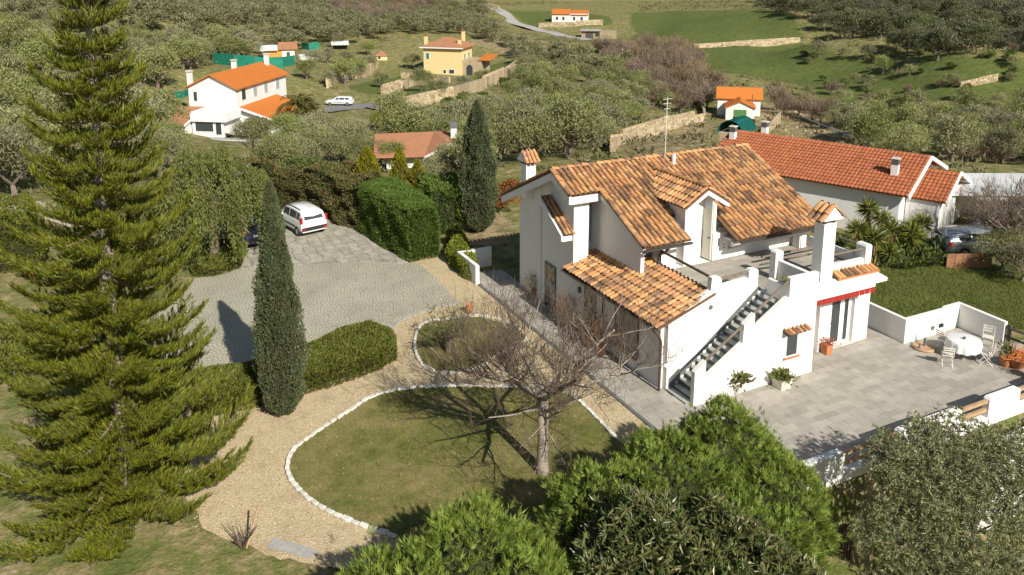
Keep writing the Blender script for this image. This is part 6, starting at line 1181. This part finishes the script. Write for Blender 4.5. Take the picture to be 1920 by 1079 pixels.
# yellow house with hipped roof
yh = empty('yellow_house', (67.0, 179.5, -9.6), radians(-42), 'yellow two storey house with brown hipped roof and stone annex', 'house')
MB().box(0, 0, 0, 9.2, 8, 6.5).build('wall', M['yellow'], yh); b = MB(); e0 = 6.5; o_ = .7
b.add([(-o_, -o_, e0), (9.2+o_, -o_, e0), (9.2+o_, 8+o_, e0), (-o_, 8+o_, e0), (3.6, 4, 8.5), (5.6, 4, 8.5)]+[(-o_, -o_, e0-.25), (9.2+o_, -o_, e0-.25), (9.2+o_, 8+o_, e0-.25), (-o_, 8+o_, e0-.25)], [(0, 1, 5, 4), (1, 2, 5), (2, 3, 4, 5), (3, 0, 4), (0, 6, 7, 1), (1, 7, 8, 2), (2, 8, 9, 3), (3, 9, 6, 0), (6, 9, 8, 7)]); b.build('roof', M['brown_tile'], yh)
MB().box(-.75, -.78, e0-.25, 9.95, -.705, e0-.02).build('eave_board', M['white_paint'], yh)
for cx_, cy_, h2 in ((.3, 1.0, 9.3), (8.3, 1.6, 8.6), (7.6, 6.5, 10.2)): c_ = MB().box(cx_-.35, cy_-.35, 6.3, cx_+.35, cy_+.35, h2-.5).build('chimney', M['yellow'], yh); MB().box(cx_-.45, cy_-.45, h2-.3, cx_+.45, cy_+.45, h2-.1).build('cap', M['brown_tile'], c_)
win(yh, 'y', .6, 1.5, 3.6, 5.2, 0, 'tarp'); win(yh, 'y', 4.8, 5.6, .4, 1.4, 0); win(yh, 'y', 6.2, 7.6, .4, 1.5, 0); win(yh, 'X', 2.0, 2.9, 3.4, 5.0, 9.2, 'tarp'); win(yh, 'X', 5.0, 6.0, 3.4, 5.0, 9.2, 'tarp')
an = MB().box(9.21, .8, 0, 13.8, 7.5, 3.6).build('annex', M['stone'], yh); MB().prism_y([(10.2, 0), (11.7, 0), (11.7, 1.9), (11.45, 2.35), (10.95, 2.6), (10.45, 2.35), (10.2, 1.9)], .74, .795).build('arch_door', M['glass'], yh); b = MB(); slab(b, (13.0, .6, 3.75), (1, 0, 0), (0, 1, .12), 3.0, 6.5, .15); b.build('annex_roof', M['orange_tile'], yh)
# small hut with orange roof and green door
hx, hy, hz = hit(1387, 226); hu = empty('small_house', (hx, hy, hz-.1), -atan2(hx, hy)+.05, 'small white hut with bright orange roof and green garage door', 'house'); k = math.hypot(hx, hy)/1540*1.02
W1 = 25*k; MB().box(-W1, 0, -.5, W1, 4.5, 24*k).build('wall', PF, hu); MB().prism_y([(-W1, 24*k), (W1, 24*k), (0, 34*k)], 0, 4.5).build('gable', PF, hu); b = MB(); gableroof(b, -W1, W1, 0, 4.6, 24.5*k, 36*k, .25, .12); b.build('roof', M['orange_tile'], hu)
MB().box(-39*k, 4.7, -.5, 38*k, 9.0, 34*k).build('wall', PF, hu); b = MB(); slab(b, (-42*k, 4.3, 32*k), (1, 0, 0), (0, 1, .55), 84*k, 3.3, .15); b.build('roof', M['orange_tile'], hu); MB().box(-11*k, -.06, 0, 11*k, -.005, 20*k).build('garage_door', M['net'], hu)
for s in range(5): MB().box(-11*k+s*4.4*k+.03, -.09, .05, -11*k+(s+1)*4.4*k-.03, -.065, 20*k-.05).build('door_panel', plain('green_door', (.10, .22, .06), .6) if s == 0 else bpy.data.materials['green_door'], hu)
MB().tube([(22*k, 3, 27*k), (22*k, 3, 44*k)], .1, 6).build('flue', M['rust'], hu)
# partly hidden house beyond the driveway hedge
mx, my = g(838, 262, 1.4); mh = empty('half_hidden_house', (mx, my, -4), -.35, 'white house with brownish red roof half hidden behind the conifer hedge', 'house')
MB().box(-5, .3, -1, 1.4, 6.0, 4.2).build('wall', PF, mh); MB().prism_y([(-2.2, 4.2), (1.4, 4.2), (1.4, 4.9), (.2, 4.9)], .3, 1.0).build('gable', PF, mh)
b = MB(); b.add([(-6, -.6, 4.1), (-1.9, -.6, 4.1), (.2, -.4, 5.15), (-1, 3, 5.5), (-6, 3, 5.4), (2.0, -.3, 5.05), (2.2, 6, 4.9)], [(0, 1, 2, 3, 4), (2, 5, 6, 3)]); b.build('roof', M['brown_tile'], mh); MB().prism_y([(-1.95, 3.9), (-1.9, 4.15), (.2, 5.2), (2.1, 5.1), (2.1, 4.85), (.25, 4.9)], -.65, -.55).build('verge_board', M['white_paint'], mh)
c_ = MB().box(.4, 1.8, 4.9, .9, 2.3, 6.2).build('chimney', PF, mh); MB().box(.33, 1.73, 6.0, .97, 2.37, 6.5).build('cowl', M['riser'], c_)
# farmhouse and garage at the top
fx2, fy2 = G(1068, 38, -6)[:2]; fz = tz(fx2, fy2); fh = empty('farmhouse', (fx2, fy2, fz), -atan2(fx2, fy2)-.1, 'low white farmhouse with orange roof at the top of the meadow', 'house'); k = math.hypot(fx2, fy2)/1540
MB().box(-33*k, 0, -1, 33*k, 7, 15*k).build('wall', PF, fh); b = MB(); slab(b, (-34*k, -.5, 14.5*k), (1, 0, 0), (0, 1, .42), 35*k, 4.6, .2); slab(b, (2*k, -.4, 13*k), (1, 0, 0), (0, 1, .42), 32*k, 4.6, .2); b.build('roof', M['orange_tile'], fh)
for x0 in (-26, -14, 6, 20): win(fh, 'y', x0*k, (x0+5)*k, 3*k, 10*k, 0)
gx2, gy2 = G(1110, 74, -10.5)[:2]; gh = empty('stone_garage', (gx2, gy2, tz(gx2, gy2)), -atan2(gx2, gy2), 'low stone garage with dark double door beneath the farmhouse terrace', 'garage'); k = math.hypot(gx2, gy2)/1540
MB().box(-20*k, 0, -.5, 45*k, 5, 14*k).build('wall', M['stone'], gh); MB().box(-12*k, -.1, 0, 2*k, -.01, 11*k).build('door', M['gutter'], gh); MB().box(6*k, -.1, 4*k, 14*k, -.01, 10*k).build('window', M['glass'], gh); MB().box(-21*k, -1, 14*k, 16*k, 5.2, 15.5*k).build('roof', M['concrete'], gh)
# sheds, nets, canopy and oven by the yellow house
def facing(name, px, py, label, cat_):
    x, y, z = hit(px, py); return empty(name, (x, y, z), -atan2(x, y), label, cat_), math.hypot(x, y)/1540
e, k = facing('ochre_shed', 525, 112, 'ochre walled shed with brown roof beside the green nets', 'shed'); MB().box(-27*k, 0, -.5, 4*k, 4, 18*k).build('wall', M['ochre'], e); MB().box(4.2*k, 0, -.5, 26*k, 4, 16*k).build('wall', PF, e); b = MB(); slab(b, (-2*k, -.4, 18*k), (1, 0, 0), (0, 1, .4), 34*k, 3.6, .15); b.build('roof', M['brown_tile'], e); b = MB(); slab(b, (-33*k, -.6, 17*k), (1, 0, 0), (0, 1, .25), 30*k, 3.6, .1); b.build('canopy', M['tin'], e); MB().box(12*k, -.06, 0, 18*k, -.01, 13*k).build('door', M['gutter'], e)
def netfence(pts, h, label):
    hp = [hit(*p) for p in pts]; e = empty('net_fence', hp[0], 0, label, 'fence'); b = MB()
    for a, c in zip(hp[:-1], hp[1:]):
        a, c = Vector(a)-Vector(hp[0]), Vector(c)-Vector(hp[0]); d = (c-a); nn = Vector((d.y, -d.x, 0)).normalized()*.03; b.add([a-nn, c-nn, c+nn, a+nn]+[p+Vector((0, 0, h)) for p in (a-nn, c-nn, c+nn, a+nn)], [(0, 1, 5, 4), (2, 3, 7, 6), (4, 5, 6, 7), (3, 0, 4, 7), (1, 2, 6, 5)]); MB().tube([tuple(a), tuple(a+Vector((0, 0, h+.15)))], .06, 5).build('post', M['bark'], e)
    b.build('net', M['net'], e)
netfence([(400, 120), (440, 124), (480, 128), (530, 132)], 2.2, 'dark green net fence above the white house'); netfence([(497, 128), (530, 126), (553, 122)], 2.0, 'bright green net fence right below the ochre shed'); netfence([(566, 92), (580, 95), (598, 92)], 1.8, 'green net enclosure right of the ochre shed'); netfence([(328, 186), (345, 183), (356, 178)], 1.0, 'low green net fence left of the white house')
e, k = facing('pool', 577, 112, 'round blue above ground pool with white side', 'pool'); MB().lathe([(17*k, 0), (17*k, 1.1), (16*k, 1.15)], n=20).build('wall', M['white_paint'], e); MB().lathe([(.01, 1.0), (16*k, 1.0)], n=20).build('water', plain('pool_water', (.03, .10, .13), .05), e)
e, k = facing('open_shelter', 638, 95, 'small open shelter with white sheet roof in the vegetable garden', 'shelter'); b = MB(); slab(b, (-16*k, 0, 10*k), (1, 0, 0), (0, 1, .25), 32*k, 3.2, .1); b.build('roof', M['tin'], e); MB().box(-13*k, 2.9, 0, 13*k, 3.0, 9*k).build('wall', M['dark_wood'], e)
for x0 in (-14*k, 13*k): MB().box(x0, .1, 0, x0+.15, .25, 10*k).build('post', M['dark_wood'], e)
e, k = facing('garden_oven', 715, 114, 'small yellow garden oven house with tiled pyramid roof', 'oven'); MB().box(-11*k, 0, 0, 11*k, 2.2, 9*k).build('wall', M['yellow'], e); b = MB(); c2_ = 13*k; b.add([(-c2_, -.3, 8.5*k), (c2_, -.3, 8.5*k), (c2_, 2.5, 8.5*k), (-c2_, 2.5, 8.5*k), (0, 1.1, 18*k)], [(0, 1, 4), (1, 2, 4), (2, 3, 4), (3, 0, 4), (3, 2, 1, 0)]); b.build('roof', M['brown_tile'], e); MB().prism_y([(-6*k, 3*k), (-1*k, 3*k), (-1*k, 6*k), (-3.5*k, 7.5*k), (-6*k, 6*k)], -.05, -.01).build('oven_mouth', M['glass'], e)
# green barrel shelter and low stone building behind the villa ridge
tx2, ty2 = G(1378, 262, -3.5)[:2]; e = empty('barrel_shelter', (tx2, ty2, tz(tx2, ty2)-.2), .45, 'barrel shaped shelter under a teal tarpaulin behind the villa roof', 'shelter'); gz_ = -2.6-(tz(tx2, ty2)-.2); b = MB(); R9 = 1.45; n = 12
for i in range(n):
    a0, a1 = pi*i/n, pi*(i+1)/n; b.add([(-1.6, -R9*cos(a0), gz_+R9*sin(a0)), (2.4, -R9*cos(a0), gz_+R9*sin(a0)), (2.4, -R9*cos(a1), gz_+R9*sin(a1)), (-1.6, -R9*cos(a1), gz_+R9*sin(a1))], [(0, 1, 2, 3), (3, 2, 1, 0)])
b.build('tarpaulin', M['tarp'], e); MB().box(-1.4, -1.3, -.5, 2.2, 1.3, gz_+.02).build('stone_base', M['stone'], e); MB().box(2.2, -1.3, gz_, 2.35, 1.3, gz_+1.2).build('back_wall', M['dark_wood'], e)
# ------------------------------------------------------------------ dry stone walls on the terraces
def stonewall(px, h, th, label, stuff_mat='stone', sz=(.42, .24)):
    hp = [hit(*p) for p in px]; o0 = Vector(hp[0]); e = empty('stone_wall', hp[0], 0, label, 'wall'); b = MB(); st_ = MB()
    for a, c in zip(hp[:-1], hp[1:]):
        a, c = Vector(a)-o0, Vector(c)-o0; d = c-a; L = math.hypot(d.x, d.y); u = Vector((d.x, d.y, 0)).normalized(); nn = Vector((u.y, -u.x, 0))
        if nn.dot(Vector((-1, -1, 0))) < 0: nn = -nn
        n = max(1, int(L/1.5))
        for i in range(n):
            p, q_ = a+d*(i/n), a+d*((i+1)/n); b.add([p+Vector((0, 0, -1)), q_+Vector((0, 0, -1)), q_+Vector((0, 0, h-.05)), p+Vector((0, 0, h-.05)), p-nn*th+Vector((0, 0, -1)), q_-nn*th+Vector((0, 0, -1)), q_-nn*th+Vector((0, 0, h-.05)), p-nn*th+Vector((0, 0, h-.05))], [(0, 1, 2, 3), (3, 2, 6, 7), (7, 6, 5, 4), (1, 5, 6, 2), (0, 3, 7, 4)])
        zc = -.3; 
        while zc < h-.05:
            s = 0.; hh2 = sz[1]*rnd.uniform(.8, 1.25)
            while s < L:
                l = sz[0]*rnd.uniform(.6, 1.6); p = a+d*(min(s, L)/L)+Vector((0, 0, zc)); q_ = a+d*(min(s+l*.94, L)/L)+Vector((0, 0, zc)); pr = nn*rnd.uniform(.03, .12); t_ = Vector((0, 0, hh2*.93)); st_.add([p, q_, q_+t_, p+t_, p+pr, q_+pr*.9, q_+pr+t_*.96, p+pr+t_*.92], [(4, 5, 6, 7), (7, 6, 2, 3), (0, 1, 5, 4), (0, 4, 7, 3), (1, 2, 6, 5)]); s += l
            zc += hh2
    b.build('wall_core', M['coppo_bed'] if False else M['stone'], e); tag(st_.build('stone', M[stuff_mat], e), kind='stuff'); return e
stonewall([(762, 207), (800, 198), (850, 186), (905, 168), (945, 147), (972, 127)], 2.2, .5, 'long pale stone wall carrying the garden of the yellow house', sz=(.7, .4))
stonewall([(612, 166), (660, 148), (706, 128)], 1.6, .4, 'stone terrace wall left of the yellow house garden', sz=(.7, .4)); stonewall([(718, 180), (752, 170), (790, 157)], 1.8, .4, 'short stone wall between two lawns below the yellow house', sz=(.7, .4)); stonewall([(752, 148), (800, 150), (842, 156)], 1.3, .4, 'low stone wall under the yellow house facade', sz=(.7, .4))
stonewall([(1145, 286), (1180, 270), (1215, 258), (1250, 247), (1320, 228)], 1.3, .4, 'broad curved dry stone wall behind the villa roof', sz=(.5, .3)); stonewall([(1168, 255), (1200, 245), (1250, 230), (1302, 219)], .9, .4, 'upper low dry stone wall above the curved one', sz=(.5, .3)); stonewall([(1320, 224), (1316, 205), (1302, 190)], .9, .35, 'stone wall corner climbing towards the small hut', sz=(.5, .3))
stonewall([(1300, 91), (1380, 86), (1500, 79)], 1.2, .5, 'long straight stone wall across the green meadow', sz=(.9, .5))
for kk_ in range(90):
    u_x, u_y = rnd.uniform(1500, 1900), rnd.uniform(92, 250)
    if u_y > 215 and u_x < 1560: continue
    h_ = hit(u_x, u_y); place_tree(rnd.choice(SH+[OL[0], OL[2], BR[1]]), 'shrub', h_[0], h_[1], rnd.uniform(.35, .8), 'small bush scattered on the rough green slope at the right', 'shrub', 'bushes of the right slope')
stonewall([(1800, 168), (1835, 160), (1870, 154)], 1.2, .5, 'short stone wall on the right meadow', sz=(.8, .4)); stonewall([(1442, 252), (1452, 240), (1463, 228)], 1.5, .3, 'pale curved wall by the chimney of the red roofed house', sz=(.5, .3))
stonewall([(1010, 52), (1080, 50), (1130, 48)], 1.8, .5, 'terrace wall in front of the farmhouse', sz=(.9, .5)); stonewall([(905, 14), (935, 20)], 2.0, .5, 'short wall beside the lane at the top', sz=(.9, .5))
# lanes
def ribbon(name, px, w_, mat, dz=.05):
    pts = smoothpoly([hit(*p)[:2] for p in px], 8, False); b = MB(); L = []
    for i, p in enumerate(pts):
        a, c = np.array(pts[max(i-1, 0)]), np.array(pts[min(i+1, len(pts)-1)]); d = c-a; d = d/max(1e-6, np.linalg.norm(d)); nn = np.array([-d[1], d[0]])*w_/2; l, r = np.array(p)+nn, np.array(p)-nn; z = max(tz(*l), tz(*r), tz(*p))+dz; L += [(l[0], l[1], z), (r[0], r[1], z)]
    b.add(L, [(2*i, 2*i+1, 2*i+3, 2*i+2)[::-1] for i in range(len(pts)-1)]); tag(b.build(name, mat), kind='structure')
ribbon('lane', [(925, 16), (948, 28), (962, 42), (1000, 55), (1050, 66), (1100, 76)], 5, M['concrete']); ribbon('yard', YARD, 9, M['concrete']); ribbon('yard_road', [(600, 210), (650, 203), (700, 200), (735, 205)], 5, M['asphalt'])
ribbon('dirt_track', [(-60, 372), (20, 384), (100, 402), (180, 425)], 2.2, rough_mat('track_earth', [(.40, .33, .23), (.55, .47, .36)], 2, .95))
b = MB()
hp = [hit(*p) for p in [(1500, 222), (1560, 245), (1610, 268), (1660, 290)]]; b.tube([(p[0], p[1], p[2]+.3) for p in hp], .12, 5); o = b.build('water_pipe', M['tin']); tag(o, 'pale pipe running down the bare slope behind the red roof', 'pipe')
# rubble on the bare slope
h0 = [hit(x, y) for x, y in zip(rng.uniform(1440, 1660, 260), rng.uniform(190, 285, 260))]; b = MB()
for p in h0:
    s = rnd.uniform(.1, .4); b.add([(p[0]+rnd.uniform(-s, s)*1.2, p[1]+rnd.uniform(-s, s), p[2]-.1) for _ in range(4)]+[(p[0]+rnd.uniform(-s, s)*.6, p[1]+rnd.uniform(-s, s)*.6, p[2]+s)], [(0, 1, 4), (1, 2, 4), (2, 3, 4), (3, 0, 4), (0, 2, 4), (1, 3, 4)])
tag(b.build('rubble', M['stone']), 'rubble stones strewn on the bare slope by the hut', 'rubble', kind='stuff')
# grass relief on the lawns and weeds around them
def tufts(name, poly, n, z, L, Wd, mat, label):
    pp = np.array([p[:2] for p in poly]); lo, hi = pp.min(0), pp.max(0); T = rng.uniform(lo, hi, (n, 2)); T = T[inpoly(T[:, 0], T[:, 1], [tuple(p) for p in pp])]; P = np.concatenate([T, np.full((len(T), 1), z)], 1); D = unit(rdir(len(P))*.6+np.array([0, 0, 1.])); tag(link(name, npmesh(name, *leaves(P, D, L*rng.uniform(.5, 1.4, len(P)), Wd), M[mat])), label, 'grass', kind='stuff')
tufts('grass', L1, 60000, .03, .05, .012, 'grassblade', 'short grass of the round lawn'); tufts('grass', L2, 9000, .03, .05, .012, 'grassblade', 'short grass of the small lawn')
tufts('grass', [g(x, y) for x, y in [(1610, 560), (1650, 490), (1760, 500), (1920, 520), (1990, 620), (1880, 615), (1790, 575), (1700, 598)]], 50000, -.03, .12, .02, 'grassblade', 'longer grass of the green lawn beyond the patio wall')
# leaning prunings at the bottom left
x, y = g(455, 1030); e = empty('bare_shrub', (x, y, 0), 0, 'small leafless shrub with leaning stakes at the end of the gravel path', 'shrub'); b = MB(); q = random.Random(4)
for i in range(26): a = q.uniform(0, 6.28); l = q.uniform(.4, .95); d = Vector((cos(a)*.55, sin(a)*.55, 1)).normalized(); b.tube([(0, 0, 0), tuple(d*l*.5), tuple(d*l+Vector((q.uniform(-.15, .15), q.uniform(-.15, .15), 0)))], [.02, .012, .005], 4)
b.build('twigs', M['twig'], e); MB().tube([(.1, 0, 0), (.5, .1, 1.1)], .03, 5).build('stake', M['pale_wood'], e)
GP = rng.uniform((1.0, 19.0), (16.5, 36), (9000, 2)); GP = GP[inpoly(GP[:, 0], GP[:, 1], [(1.9, 21.4), (3.2, 20.0), (4.8, 18.6), (7, 15.9), (16.2, 15.9), (15.5, 35), (13.5, 35), (9.6, 29.5), (2.6, 27.8), (.2, 26), (1.0, 22)])]; GP = GP[~inpoly(GP[:, 0], GP[:, 1], L1) & ~inpoly(GP[:, 0], GP[:, 1], L2)]
m_ = len(GP); s_ = rng.uniform(.012, .03, m_)[:, None]; c_ = np.concatenate([GP, np.full((m_, 1), .012)], 1); off = np.array([[-1, -1, 0], [1, -.8, 0], [.8, 1, 0], [-1, .9, 0], [0, 0, 1.]]); V = (c_[:, None]+off[None]*s_[:, None]*rng.uniform(.7, 1.2, (m_, 5, 1))).reshape(-1, 3); Fq = (np.array([[0, 1, 4], [1, 2, 4], [2, 3, 4], [3, 0, 4]])[None]+5*np.arange(m_)[:, None, None]).reshape(-1, 3); tag(link('loose_gravel', npmesh('loose_gravel', V, Fq, M['pebble'])), 'loose pale pebbles on the gravel path', 'gravel', kind='stuff')
# leaf litter and daisies on lawns, path and driveway
def litter(name, poly, n, z, L, mat, label):
    pp = np.array([p[:2] for p in poly]); lo, hi = pp.min(0), pp.max(0); T = rng.uniform(lo, hi, (n, 2)); T = T[inpoly(T[:, 0], T[:, 1], [tuple(p) for p in pp])]; P = np.concatenate([T, np.full((len(T), 1), z)], 1); D = rdir(len(P)); D[:, 2] = np.abs(D[:, 2])*.25; D = unit(D); tag(link(name, npmesh(name, *leaves(P, D, L*rng.uniform(.5, 1.5, len(P)), L*.6), M[mat])), label, name.replace('_', ' '), kind='stuff')
litter('fallen_leaves', L1, 1400, .05, .05, 'deadblade', 'pale fallen leaves and daisies on the round lawn'); litter('fallen_leaves', GARD, 2600, .045, .045, 'twigleaf', 'brown leaf litter along the gravel path')
print('script objects', len(bpy.data.objects), 'flags', cnt)
